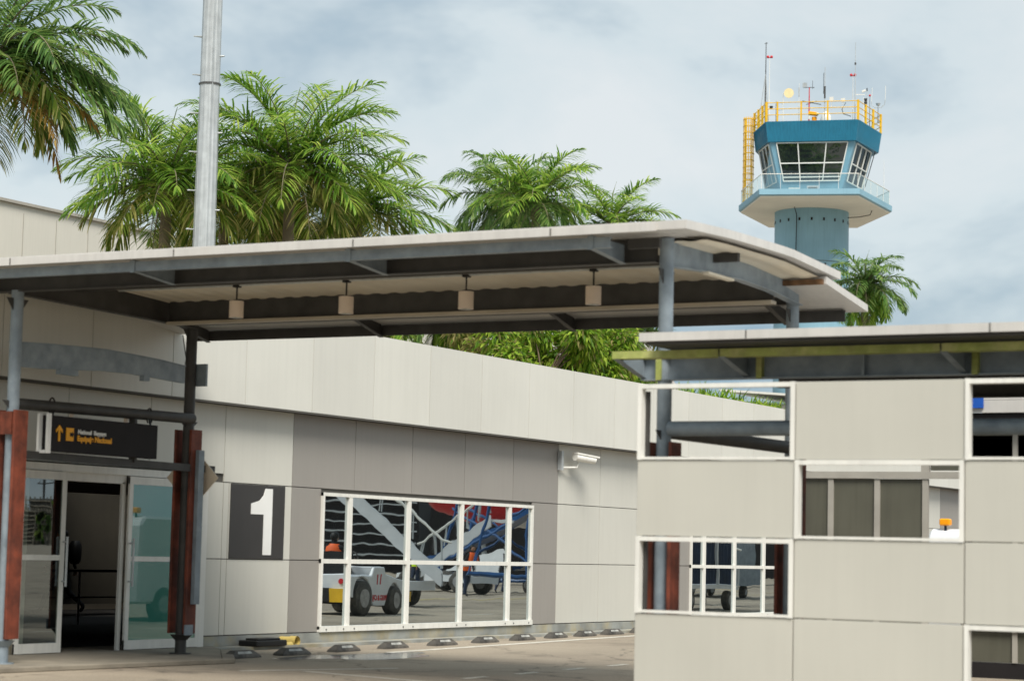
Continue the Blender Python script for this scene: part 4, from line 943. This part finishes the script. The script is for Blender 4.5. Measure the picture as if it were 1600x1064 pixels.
palm(at(-12, 90, 54), 'large palm at the upper left with orange brown seed stalks', 3, 4.0, 34, ('frondcool','frondlo'), .8, 1.15, brown=True, extra=((RT, .1, 3.6), (RT+.3, -.25, 3.3), (RT, .55, 3.6), (RT-.25, .3, 3.6), (RT+.15, -.5, 3.2), (RT, .05, 4.3), (RT-.15, -.2, 4.3), (RT+.2, .1, 4.4)), sag=1.1, low=-.8)
palm(at(262, 285, 74), 'palm directly behind the tall light mast', 11, 4.2, 38, extra=((LF, 1.05, 4.4), (LF-.2, .45, 3.9), (LF+.2, -.1, 3.9)), ll=.95)
palm(at(455, 262, 76), 'tallest central palm right of the light mast', 23, 4.6, 44, extra=((RT, .95, 4.4), (RT+.2, .4, 4.8), (LF, .9, 4.2), (RT-.2, 0, 4.6), (LF+.3, 1.3, 4.2), (RT, .65, 4.4)), ll=1.0)
palm(at(352, 318, 80), 'broad bright palm filling the gap behind the light mast', 61, 4.3, 26, extra=((RT, .3, 4.5), (LF, .35, 4.4)), ll=.95, low=-.5)
palm(at(560, 330, 80), 'palm leaning right with fronds sweeping past the central crown', 67, 3.4, 26, extra=((RT, .6, 4.0), (RT+.2, .2, 4.2), (RT-.2, -.1, 4.0)), ll=.9, low=-.4)
palm(at(425, 352, 82), 'shorter palm with yellowing fronds between the two taller ones', 29, 3.2, 24, ('frond','frondlo'), .8)
palm(at(790, 318, 100), 'blue green drooping palm above the middle of the canopy roof', 31, 3.7, 34, ('frondcool','frondcool'), .8, 1.3, sag=1.3)
palm(at(838, 312, 92), 'bright green palm touching the drooping palm', 37, 3.3, 28, ('frond','frondcool'), .75, extra=((RT, .9, 3.2), (LF, .8, 3.0)))
palm(at(955, 352, 95), 'small palm whose fronds peek over the canopy corner', 41, 3.1, 24, ('frond','frond'), .7, extra=((RT, .55, 3.2), (RT-.2, .3, 3.1), (LF, .6, 3)))
palm(at(1352, 448, 110), 'bushy palm right of the control tower', 43, 3.0, 38, ('frondcool','frond'), .6, 1.3, low=-1.0, sag=1.0)
palm(at(1000, 520, 85), 'low palm seen in the gap beneath the canopy', 47, 2.6, 20, ('frondcool','frondlo'), .6, 1.0, low=-.6)
palm(at(600, 500, 72), 'low palm whose tips show above the parapet', 53, 2.4, 14, ('frond','frondlo'), .6, 1.1)
palm(at(700, 492, 72), 'small dark palm beside the leafy trees', 59, 2.0, 16, ('frondcool','frond'), .5, 1.5, low=-1.2)

def broad_tree(c, rad, label, seed, n=2600, ls=.26, mats=('leaf','leafdry'), base_z=0, cat='tree', group=None, name='leafy_tree'):
    rr = random.Random(seed); c = Vector(c); t = thing(name, (c.x, c.y, base_z), label, cat, group)
    m = MB(); top = c.z-rad[2]*.7
    m.tube([(c.x, c.y, base_z), (c.x+.1, c.y, (base_z+top)/2), (c.x, c.y+.1, top)], .22, 9, r2=.12)
    cl = []
    for i in range(18):
        while True:
            v_ = Vector((rr.uniform(-1,1), rr.uniform(-1,1), rr.uniform(-1,1)))
            if v_.length < 1: break
        q = c+Vector((v_.x*rad[0], v_.y*rad[1], v_.z*rad[2])); cl.append((q, rr.uniform(.28, .5)*min(rad)))
        m.tube([(c.x, c.y, c.z-rad[2]*.9), c.lerp(q, .5)+Vector((0,0,-.3)), q], .03, 6, r2=.008)
    m.build('trunk', K['bark'], t, smooth=True)
    A_, B_ = MB(), MB()
    for i in range(n):
        q, r_ = cl[rr.randrange(len(cl))]
        v_ = Vector((rr.gauss(0,1), rr.gauss(0,1), rr.gauss(0,1))).normalized()*r_*rr.uniform(.35, 1.25)
        p = q+v_; d = (v_.normalized()+Vector((rr.uniform(-.6,.6), rr.uniform(-.6,.6), rr.uniform(-1.2,.1)))).normalized()
        nn = Vector((rr.uniform(-1,1), rr.uniform(-1,1), 1)).normalized(); s_ = d.cross(nn).normalized()*ls*rr.uniform(.14, .24); L_ = ls*rr.uniform(.7, 1.3)
        mm = B_ if rr.random() < .14+.25*(v_.z > 0)*(i % 3 == 0) else A_
        mm.poly([p, p+d*L_*.4+s_, p+d*L_+Vector((0,0,-L_*.25)), p+d*L_*.4-s_], [(0,1,2,3)])
    A_.build('crown', K[mats[0]], t, recalc=False); B_.build('outer_leaves', K[mats[1]], t, recalc=False); return t
q = at(770, 530, 60); broad_tree(q, (1.3, 1.2, .75), 'yellowish leafy tree at the left of the clump behind the parapet', 5, 5000, .17, ('leafdry','leaf'))
q = at(850, 550, 58); broad_tree(q, (1.7, 1.5, 1.0), 'bright green bushy tree behind the middle of the parapet', 6, 9000, .18)
q = at(925, 545, 60); broad_tree(q, (1.5, 1.2, 1.1), 'darker leafy tree at the right of the clump behind the parapet', 8, 7500, .17)
q = at(965, 570, 66); broad_tree(q, (.9, .8, .8), 'dry brownish shrubby tree ending the clump', 9, 2600, .15, ('leafdry','leafdry'))
q = at(1010, 592, 64); broad_tree(q, (.45, .4, .25), 'small round green shrub tip above the parapet', 10, 500, .14)
for k_, (px, py, rx, lab) in enumerate(((1095, 606, 1.2, 'grassy green plant along the parapet top in the screen opening'), (1190, 628, .8, 'yellow green plant at the right of the screen opening'), (800, 575, 1.2, 'spiky light green shrub low in front of the leafy trees'))):
    q = at(px, py, 62 if px != 800 else 52); rr = random.Random(80+k_); t = thing('spiky_plant', (q.x, q.y, 4.6 if False else 0), lab, 'plant', 'plants behind the parapet')
    m = MB()
    for i in range(900):
        p = q+Vector((rr.gauss(0,1)*rx*.6, rr.gauss(0,1)*rx*.5, -.5-rr.random()*.4)); a = rr.uniform(0, 6.28); e_ = rr.uniform(.3, 1.4)
        d = Vector((math.cos(e_)*math.cos(a), math.cos(e_)*math.sin(a), math.sin(e_))); leaflet(m, p, d, Vector((math.sin(a), -math.cos(a), .3)), rr.uniform(.5, .95), .06, 1.0)
    m.build('leaves', K['leaf'], t, recalc=False)
    m = MB(); m.tube([(q.x, q.y, 0), (q.x, q.y, q.z-.4)], .12, 7); m.build('stem', K['bark'], t)

# ------------------------------------------------------------------ light mast
q = at(318, 400, 70); MS = thing('light_mast', (q.x, q.y, 0), 'tall galvanised lattice free light mast with climbing rungs', 'mast')
m = MB(); n_ = 12
def ring(z, r_): return [(q.x+r_*math.cos(2*math.pi*i/n_+.15), q.y+r_*math.sin(2*math.pi*i/n_+.15), z) for i in range(n_)]
m.loft([ring(0, .42), ring(14.6, .335)]); m.build('lower_section', K['galv'], MS)
zf = at(330, 132, 70).z
m = MB(); m.loft([ring(14.6, .325), ring(30, .27)]); m.build('upper_section', K['galv'], MS)
m = MB(); m.loft([ring(zf-.03, .355), ring(zf+.02, .355)]); m.build('flange', K['bolt'], MS)
left = Vector((-r0.x, -r0.y, 0)); bk_ = Vector((-math.cos(AZ), -math.sin(AZ), 0))
m = MB(); rd = -r0
a_ = left*-.13+bk_*.31
m.bar((q.x+a_.x, q.y+a_.y, 9), (q.x+a_.x*.86, q.y+a_.y*.86, 26), .05); m.build('cable_duct', K['galv'], MS)
m = MB(); z = 9.0; k_ = 0
while z < 22:
    s_ = 1 if k_ % 2 == 0 else -1; rr_ = .33 if z < zf else .31; c_ = Vector((q.x, q.y, z)); e_ = left*s_
    if s_ == 1 or k_ % 4 == 1:
        LL = .24 if s_ == 1 else .12
        m.tube([c_+e_*(rr_-.02)+bk_*.10, c_+e_*(rr_+LL)+bk_*.09, c_+e_*(rr_+LL)-bk_*.04+Vector((0,0,.03)), c_+e_*(rr_-.02)-bk_*.05], .022, 5)
    z += .62; k_ += 1
m.build('climbing_rung', K['galv'], MS)

# ------------------------------------------------------------------ buildings behind
HB = thing('hangar_hall', (80, 62, 0), 'large pale ribbed metal hall behind the palms', 'building')
m = MB(); m.box(30, 118, 60, 90, 0, 14.9)
m.build('wall', K['hall'], HB)
m = MB()
for i in range(44): m.box(30+i*2.0, 30+i*2.0+.025, 59.98, 59.999, 0, 14.6)
m.build('wall_seam', K['mullion'], HB)
m = MB(); m.box(29.8, 118.2, 59.85, 90, 14.905, 15.02); m.build('roof_edge', K['mullion'], HB)
m = MB(); m.tube([(72.5, 61, 15), (72.5, 61, 15.9)], .02, 5); m.build('lightning_rod', K['dsteel'], HB)
q = at(468, 370, 130); m = MB(); m.box(q.x-2, q.x+6, q.y-1.5, q.y+1.5, 0, at(468, 357, 130).z); m.box(q.x-2.2, q.x+6.2, q.y-1.7, q.y+1.7, at(468, 357, 130).z, at(468, 355, 130).z)
tag(m.build('roof_block', K['diamond']), 'tan rooftop block glimpsed between the palm fronds', 'building')
q = at(1180, 640, 105); z1 = at(1180, 612, 105).z
LB = thing('low_annex', (q.x, q.y, 0), 'low white building with awnings beyond the plants', 'building')
m = MB(); m.box(q.x-1.5, q.x+12, q.y-2.5, q.y+4, 0, z1-.8); m.build('wall', K['hall'], LB)
for i in range(3):
    m = MB(); zz = z1-.35-.45*i; m.prism([(q.y-3.6-.3*i, zz-.1), (q.y-3.6-.3*i, zz), (q.y+1, zz+.35), (q.y+1, zz+.25)], 0, q.x-2+i*1.2, q.x+11); m.build('awning', K['white'], LB)
q = at(985, 560, 90); z1 = at(985, 545, 90).z
m = MB(); m.prism([(q.x-3, 0), (q.x-3, z1), (q.x+1.0, z1+.8), (q.x+5, z1-1.4), (q.x+5, 0)], 1, q.y, q.y+8)
tag(m.build('gabled_shed', K['fascia']), 'pale gabled shed between the low palm and the trees', 'building')

# ------------------------------------------------------------------ control tower
TD = 150.0
TC = at(1262.5, 874, TD); TC.z = 0
hF = Vector((math.cos(AZ), math.sin(AZ), 0)); vx = (TC-Vector((0,0,0))).normalized(); vr = Vector((vx.y, -vx.x, 0))
TW = thing('control_tower', (TC.x, TC.y, 0), 'blue airport control tower with glazed cab and yellow rooftop railing', 'tower')
def tp(r_, d_, z): return TC+vr*r_+vx*d_+Vector((0,0,z))
def ringp(pts, z, sc_=1.0): return [tp(a*sc_, b*sc_, z) for a, b in pts]
def circ(r_, z, n=40): return [tp(r_*math.cos(2*math.pi*i/n), r_*math.sin(2*math.pi*i/n), z) for i in range(n)]
ZS = at(1263, 295.2, 143).z      # top of gallery slab
m = MB(); m.loft([circ(2.5, 0), circ(2.5, ZS-.43)]); m.build('shaft', K['tshaft'], TW, smooth=True)
m = MB()
for z in (ZS-4.05, ZS-7.6, ZS-11.2, ZS-14.8): m.loft([circ(2.512, z-.02), circ(2.512, z+.02)], cap=False)
m.build('shaft_joint', K['joint'], TW, smooth=True)
m = MB()
for z in (ZS-1.25, ZS-4.3):
    for i in range(-5, 6):
        a = -math.pi/2+i*.33+(.0 if z > ZS-2 else .05)
        c_ = tp(2.5*math.cos(a), 2.5*math.sin(a), z); o_ = tp(2.52*math.cos(a), 2.52*math.sin(a), z); m = MB(); m.bar(c_, o_, .13 if z > ZS-2 else .10, .2); m.build('vent_hole', K['black'], TW)
gal = [(-3.4,-7.0),(3.05,-7.3),(5.38,0),(3.3,7.0),(-3.1,7.0),(-4.95,0)]
m = MB(); m.loft([ringp([(a*.985, b*.985) for a, b in gal], ZS-.43), ringp(gal, ZS-.36), ringp(gal, ZS)]); m.build('gallery_slab', K['tshaft'], TW)
m = MB(); m.loft([ringp(gal, ZS-.50, .97), ringp(gal, ZS-.435, .975)]); m.build('gallery_soffit', K['twhite'], TW)
# cab
cb = [(-1.95,-3.3),(1.85,-3.7),(3.15,0),(1.9,3.6),(-1.9,3.6),(-3.0,-.3)]
ct = [(-2.8,-3.95),(2.75,-4.45),(4.05,0),(2.7,4.2),(-2.7,4.2),(-3.65,-.4)]
ZB, ZT = ZS, at(1266, 221.5, 145.8).z
m = MB(); m.loft([ringp(cb, ZB), ringp(ct, ZT)]); m.build('cab_wall', K['tcab'], TW)
def face_pt(i, u, v, off=0):
    "point on cab face i, u along, v up"
    j = (i+1) % 6; a0, a1, b0, b1 = cb[i], cb[j], ct[i], ct[j]
    lo_ = tp(a0[0]+(a1[0]-a0[0])*u, a0[1]+(a1[1]-a0[1])*u, ZB); hi_ = tp(b0[0]+(b1[0]-b0[0])*u, b0[1]+(b1[1]-b0[1])*u, ZT)
    p = lo_.lerp(hi_, v)
    e1 = tp(b1[0], b1[1], ZT)-tp(b0[0], b0[1], ZT); e2 = hi_-lo_; n_ = e1.cross(e2).normalized()
    mid = tp(0, 0, ZS+2); 
    if n_.dot(p-mid) < 0: n_ = -n_
    return p+n_*off
for i in range(6):
    u0, u1, v0, v1 = .10, .90, .30, .985
    if i in (0,): u0, u1 = .075, .925
    fr = MB(); fw_ = .07
    def barf(ua, va, ub, vb): fr.bar(face_pt(i, ua, va, .05), face_pt(i, ub, vb, .05), fw_, .09, up=(vx.x, vx.y, 0) if i in (0, 3) else (vr.x, vr.y, 0))
    barf(u0, v0, u1, v0); barf(u0, v1, u1, v1); barf(u0, v0, u0, v1); barf(u1, v0, u1, v1)
    cuts = (.30, .70) if i in (0, 3) else (.36, .68)
    for c_ in cuts: barf(u0+(u1-u0)*c_, v0, u0+(u1-u0)*c_, v1)
    barf(u0, .62, u1, .62)
    if i in (0, 3): barf(u0, .37, u1, .37)
    wo = fr.build('cab_window', K['white'], TW)
    pn = MB(); pn.poly([face_pt(i, u0, v0, .02), face_pt(i, u1, v0, .02), face_pt(i, u1, v1, .02), face_pt(i, u0, v1, .02)], [(0,1,2,3)]); pn.build('pane', G['cab'], wo)
rt_ = [(-3.1,-4.3),(3.0,-5.0),(4.65,0),(3.1,4.9),(-3.1,4.9),(-4.0,-.5)]
rb_ = [(-2.95,-4.12),(2.85,-4.75),(4.45,0),(3.0,4.7),(-3.0,4.7),(-3.85,-.48)]
ZR = at(1266, 188.6, 145.4).z
m = MB(); m.loft([ringp(rb_, ZT), ringp(rt_, ZR)]); m.build('roof_fascia', K['tblue'], TW)
m = MB()
for i in range(6):
    j = (i+1) % 6; nn = 26
    for k_ in range(1, nn):
        u = k_/nn; a = tp(rb_[i][0]+(rb_[j][0]-rb_[i][0])*u, rb_[i][1]+(rb_[j][1]-rb_[i][1])*u, ZT+.03); b = tp(rt_[i][0]+(rt_[j][0]-rt_[i][0])*u, rt_[i][1]+(rt_[j][1]-rt_[i][1])*u, ZR-.03)
        m.bar(a, b, .03, .03, up=(vx.x, vx.y, 0))
m.build('fascia_rib', K['tblue'], TW)
# roof railing
rl = [(a*.985, b*.985) for a, b in rt_]
def rpt(i, u, z): j = (i+1) % 6; return tp(rl[i][0]+(rl[j][0]-rl[i][0])*u, rl[i][1]+(rl[j][1]-rl[i][1])*u, z)
rr_ = MB(); 
for i in range(6):
    for dz in (.45, .85, 1.27): rr_.tube([rpt(i, 0, ZR+dz), rpt(i, 1, ZR+dz)], .028, 6)
rr_.build('roof_rail', K['yellow'], TW)
for i in range(6):
    for u in ((0, .12, .38, .67) if i == 0 else (0, .33, .66)):
        m = MB(); big = u == 0 or i in (1, 5); m.bar(rpt(i, u, ZR-.02), rpt(i, u, ZR+1.33), .13 if big else .09); m.build('rail_post', K['yellow'], TW)
# glass balustrade
gl = [(a*.965, b*.965) for a, b in gal]
for i in range(6):
    j = (i+1) % 6; nn = 5; A0 = Vector(gl[i]+(0,)); A1 = Vector(gl[j]+(0,))
    for k_ in range(nn):
        p = A0.lerp(A1, k_/nn+.006); q_ = A0.lerp(A1, (k_+1)/nn-.006); pn = MB()
        pn.poly([tp(p.x, p.y, ZS+.03), tp(q_.x, q_.y, ZS+.03), tp(q_.x, q_.y, ZS+.98), tp(p.x, p.y, ZS+.98)], [(0,1,2,3)]); pn.build('glass_panel', G['bal'], TW, recalc=False)
m = MB()
for i in range(6):
    j = (i+1) % 6; m.tube([tp(*gl[i], ZS+1.02), tp(*gl[j], ZS+1.02)], .03, 6)
    for k_ in range(5):
        p = Vector(gl[i]+(0,)).lerp(Vector(gl[j]+(0,)), k_/5); m.tube([tp(p.x, p.y, ZS), tp(p.x, p.y, ZS+1.02)], .015, 5)
m.build('handrail', K['white'], TW)
# caged ladder
lx, ly = -4.32, -.3; zl0, zl1 = ZS+.1, ZR+1.0
LD = MB()
for s_ in (-.22, .22): LD.tube([tp(lx+s_, ly, zl0), tp(lx+s_, ly, zl1)], .05, 6)
z = zl0+.2
while z < zl1: LD.tube([tp(lx-.22, ly, z), tp(lx+.22, ly, z)], .015, 5); z += .3
lo = LD.build('ladder', K['yellow'], TW)
CG = MB(); z = zl0+.1
while z <= zl1+.01:
    CG.tube([tp(lx+.36*math.cos(a), ly-.05-.62*math.sin(a), z) for a in [math.pi*i/8 for i in range(9)]], .04, 5); z += .47
for i in range(1, 8):
    a = math.pi*i/8; CG.tube([tp(lx+.36*math.cos(a), ly-.05-.62*math.sin(a), zl0), tp(lx+.36*math.cos(a), ly-.05-.62*math.sin(a), zl1)], .032, 5)
for dz in (0, -.5): CG.tube([tp(lx+.3, ly, zl1+dz), tp(lx+1.2, ly-.9, zl1+dz)], .03, 6)
CG.build('safety_cage', K['yellow'], lo)
# air conditioners on the gallery
for (px, w_, h_, mt, lab) in ((1240, .75, .45, 'white', 'small white air conditioning unit on the tower gallery'), (1269, .75, .6, 'galv', 'grey louvred cooling unit on the tower gallery')):
    r_ = (px-1268)/FPX*145; t = thing('cooling_unit', tuple(tp(r_, -4.6, ZS)), lab, 'air conditioner')
    m = MB(); A = [tp(r_+sx*w_/2, -4.6+sy*.15, ZS+z) for z in (0, h_) for sx, sy in ((-1,-1),(1,-1),(1,1),(-1,1))]; m.poly(A, [(0,3,2,1),(4,5,6,7),(0,1,5,4),(1,2,6,5),(2,3,7,6),(3,0,4,7)]); m.build('casing', K[mt], t)
    m = MB()
    for k_ in range(6): m.bar(tp(r_-w_*.4, -4.77, ZS+h_*(.15+.13*k_)), tp(r_+w_*.4, -4.77, ZS+h_*(.15+.13*k_)), .02, .03)
    m.build('grille', K['joint'], t)
# antennas and instruments on the roof
AG = 'antennas and instruments on the tower roof'
def pz(y, D=150): return at(1268, y, D).z
def ant(name, px, d_, ytop, label, cat, r_=.03, mt='white', ybot=None):
    D = TD+d_; r__ = (px-1268)/FPX*D; zt = pz(ytop, D); z0 = ZR if ybot is None else pz(ybot, D)
    t = thing(name, tuple(tp(r__, d_, z0)), label, cat, AG); m = MB(); m.tube([tp(r__, d_, z0), tp(r__, d_, zt)], r_, 6, r2=r_*.5); m.build('mast', K[mt], t)
    return t, (lambda dx, z, dd=0: tp(r__+dx, d_+dd, z)), zt
t, P, zt = ant('radio_antenna', 1193, -1.5, 66, 'tall dark whip antenna with spread tripod foot at the left roof corner', 'antenna', .05, 'dsteel')
m = MB(); zz = pz(122)
for dx in (-.5, -.15, .25): m.tube([P(dx, ZR), P(0, zz)], .03, 6)
m.build('tripod', K['galv'], t)
m = MB(); m.tube([P(-.1, zt-.1), P(.12, zt-.05)], .02, 5); m.build('crossbar', K['dsteel'], t)
for px, d_, yt, lab in ((1199, -3.5, 90, 'white pole with twin red obstruction lights at the left of the roof'), (1330.5, -4.3, 119, 'white pole with twin red obstruction lights near the tall right antenna')):
    t, P, zt = ant('obstruction_light', px, d_, yt, lab, 'light', .03)
    m = MB()
    for dx in (-.12, .12): m.ball(P(dx, zt+.05), .10, 8, 6)
    m.tube([P(-.12, zt), P(.12, zt)], .03, 6); m.build('lamp', K['red'], t, smooth=True)
t, P, zt = ant('dish_antenna', 1221, -2.5, 146, 'cream round dish antenna on a white pole', 'antenna', .04)
m = MB(); c_ = P(.38, zt-.02, -.1); m.tube([c_-vx*.08, c_+vx*.10], [.33, .30], 24); m.build('dish', K['cream'], t, smooth=True)
m = MB(); m.tube([P(0, zt), P(.38, zt)], .03, 6); m.tube([P(-.25+.28*math.cos(a), zt-.9+.28*math.sin(a)) for a in [2*math.pi*i/12 for i in range(13)]], .02, 5); m.build('bracket', K['galv'], t)
t, P, zt = ant('whip_antenna', 1246, -4.2, 130, 'thin white whip antenna beside the cream dish', 'antenna', .022)
m = MB(); m.tube([P(0, zt-.9), P(0, zt-.3)], .045, 6); m.build('coil', K['galv'], t)
t, P, zt = ant('weather_mast', 1262, -2.5, 137, 'red and white mast carrying a small grey box', 'mast', .06, 'red')
m = MB(); m.tube([P(0, ZR+.5), P(0, ZR+1.0)], .065, 8); m.build('white_band', K['white'], t)
m = MB(); c_ = P(-.3, zt+.15); m.bar(c_-Vector((0,0,.16)), c_+Vector((0,0,.16)), .24, .2); m.build('sensor_box', K['galv'], t)
m = MB(); m.tube([P(-.3, zt), P(.35, zt)], .025, 6); m.tube([P(.22, zt-.1), P(.22, zt+.45)], .015, 5); m.bar(P(-.45, ZR+1.75), P(.8, ZR+1.5), .04, .05); m.bar(P(-.2, ZR+1.5), P(.5, ZR+1.75), .03, .04); m.build('cross_arm', K['dsteel'], t)
t, P, zt = ant('whip_antenna', 1286.5, -4.6, 105, 'grey tapered whip antenna at the middle of the roof rail', 'antenna', .04, 'galv')
m = MB(); m.tube([P(0, zt-2.1), P(0, zt-1.3)], .06, 8); m.tube([P(-.08, zt-1.8), P(-.08, zt-.4)], .02, 5); m.build('coil', K['dsteel'], t)
t, P, zt = ant('whip_antenna', 1334, -4.6, 67, 'very tall thin whip antenna at the right roof corner', 'antenna', .035, 'galv')
m = MB(); m.tube([P(0, zt-1.5), P(0, zt-1.35)], .06, 8); m.build('coupling', K['dsteel'], t)
DM = thing('radome', tuple(tp(.88, -1.2, ZR)), 'white domed radome behind the roof rail', 'radome', AG)
m = MB(); rg = []
for z, r_ in ((0,.30),(.1,.36),(.7,.38),(1.0,.33),(1.2,.22),(1.3,.06)): rg.append([tp(.88+r_*math.cos(a), -1.2+r_*math.sin(a), ZR+z) for a in [2*math.pi*i/16 for i in range(16)]])
m.loft(rg); m.build('dome', K['white'], DM, smooth=True)
m = MB(); m.tube([tp(.88, -1.2, ZR-.02), tp(.88, -1.2, ZR+.12)], .42, 12); m.build('base', K['galv'], DM)
OB = thing('signal_lamp', tuple(tp(.1, -3.5, ZR)), 'orange signal lamp with a pale lens on the roof', 'lamp', AG)
m = MB(); m.tube([tp(.1,-3.5,ZR), tp(.1,-3.5,ZR+.45)], .17, 12); m.build('base', K['beacon'], OB)
m = MB(); m.tube([tp(-.25,-3.5,ZR+.72), tp(.3,-3.7,ZR+.6)], .14, 12); m.build('housing', K['beacon'], OB)
m = MB(); m.ball(tp(.3,-3.75,ZR+.62), .11, 10, 7); m.build('lens', K['cream'], OB, smooth=True)
for k_, (px, yy, lab) in enumerate(((1297, 155, 'left small white panel aerial on the front rail'), (1315, 157, 'right small white panel aerial on the front rail'))):
    t, P, zt = ant('panel_aerial', px, -4.6, yy, lab, 'antenna', .02, 'white', 172)
    m = MB(); c_ = P(0, zt); m.bar(c_-Vector((0,0,.13)), c_+Vector((0,0,.13)), .26, .08); m.build('panel', K['white'], t)
m = MB(); m.tube([tp(2.15,-4.6,ZR+1.2), tp(1.9,-4.65,ZR+.75), tp(2.0,-4.6,ZR+.45), tp(2.5,-4.5,ZR+.3)], .025, 6); tag(m.build('loose_cable', K['black']), 'black cable looping down from the front roof rail', 'cable')
t, P, zt = ant('roof_camera', 1347, -1.5, 152, 'dark dome camera hanging from a white arm at the right roof side', 'camera', .03)
m = MB(); m.tube([P(.15, zt-.35), P(.15, zt-.12)], [.07, .12], 12); m.ball(P(.15, zt-.4), .11, 10, 7); m.build('dome', K['dsteel'], t, smooth=True)
m = MB(); m.bar(P(-.5, zt+.15), P(.1, zt+.15), .05); m.bar(P(-.1, zt+.35), P(.15, zt+.45), .16, .12); m.build('arm', K['white'], t)
t, P, zt = ant('pole_light', 1357, -1.0, 150, 'thin dark pole with a small red lamp on the right roof edge', 'light', .025, 'dsteel')
m = MB(); m.ball(P(0, zt), .08, 8, 6); m.build('lamp', K['red'], t)
t, P, zt = ant('whip_antenna', 1352.5, -1.4, 143, 'short dark tipped whip antenna right of the dome camera', 'antenna', .025, 'galv')
m = MB(); m.tube([P(0, zt), P(0, zt+.2)], .04, 6); m.build('tip', K['dsteel'], t)
t, P, zt = ant('forked_antenna', 1370, .3, 166, 'forked pair of whips on a curved arm at the far right corner', 'antenna', .03, 'dsteel', 192)
m = MB(); m.tube([P(-.45, zt+.3), P(-.42, zt+.05), P(-.2, zt-.12), P(.2, zt-.12), P(.44, zt+.1), P(.47, zt+.4)], .025, 6); m.build('fork', K['galv'], t)
m = MB(); m.tube([P(-.45, zt+.2), P(-.4, zt+1.25)], .018, 5); m.build('whip', K['white'], t)
m = MB(); m.tube([P(.47, zt+.3), P(.5, zt+1.4)], .018, 5); m.build('whip', K['white'], t)
m = MB(); m.tube([P(0, zt), P(0, zt+.16)], [.10, .17], 10); m.build('sensor', K['galv'], t)
t, P, zt = ant('whip_antenna', 1380, .5, 252, 'white whip antenna rising from the right gallery edge', 'antenna', .02, 'white', 300)
t, P, zt = ant('whip_antenna', 1210, -1, 158, 'short whip antenna just right of the left roof corner', 'antenna', .03, 'dsteel')
m = MB(); m.tube([P(-.35, ZR+1.5), P(-.35, ZR+1.7)], [.10, .16], 10); m.build('sensor', K['dsteel'], t)
m = MB(); m.tube([tp(4.5,-.2,ZT+1.2), tp(4.2,-.4,ZT), tp(3.6,-.6,ZS+1.4), tp(3.3,-.8,ZS+.4)], .03, 6); tag(m.build('hanging_cable', K['black']), 'dark cable running down the right side of the tower cab', 'cable')
m = MB(); m.tube([tp(4.0,-1.2,ZS-.5), tp(3.9,-1.3,ZS-.8), tp(3.2,-1.6,ZS-1.0), tp(2.4,-1.4,ZS-1.02)], .03, 6); tag(m.build('slack_cable', K['black']), 'slack cable drooping beneath the tower gallery', 'cable')
m = MB(); m.tube([tp(-1.15,-2.7,ZS-.5), tp(-1.0,-2.45,ZS-1.0), tp(-1.05,-2.35,ZS-6), tp(-1.05,-2.35,ZS-12)], .03, 6); tag(m.build('downlead_cable', K['black']), 'thin dark cable running down the tower shaft', 'cable')
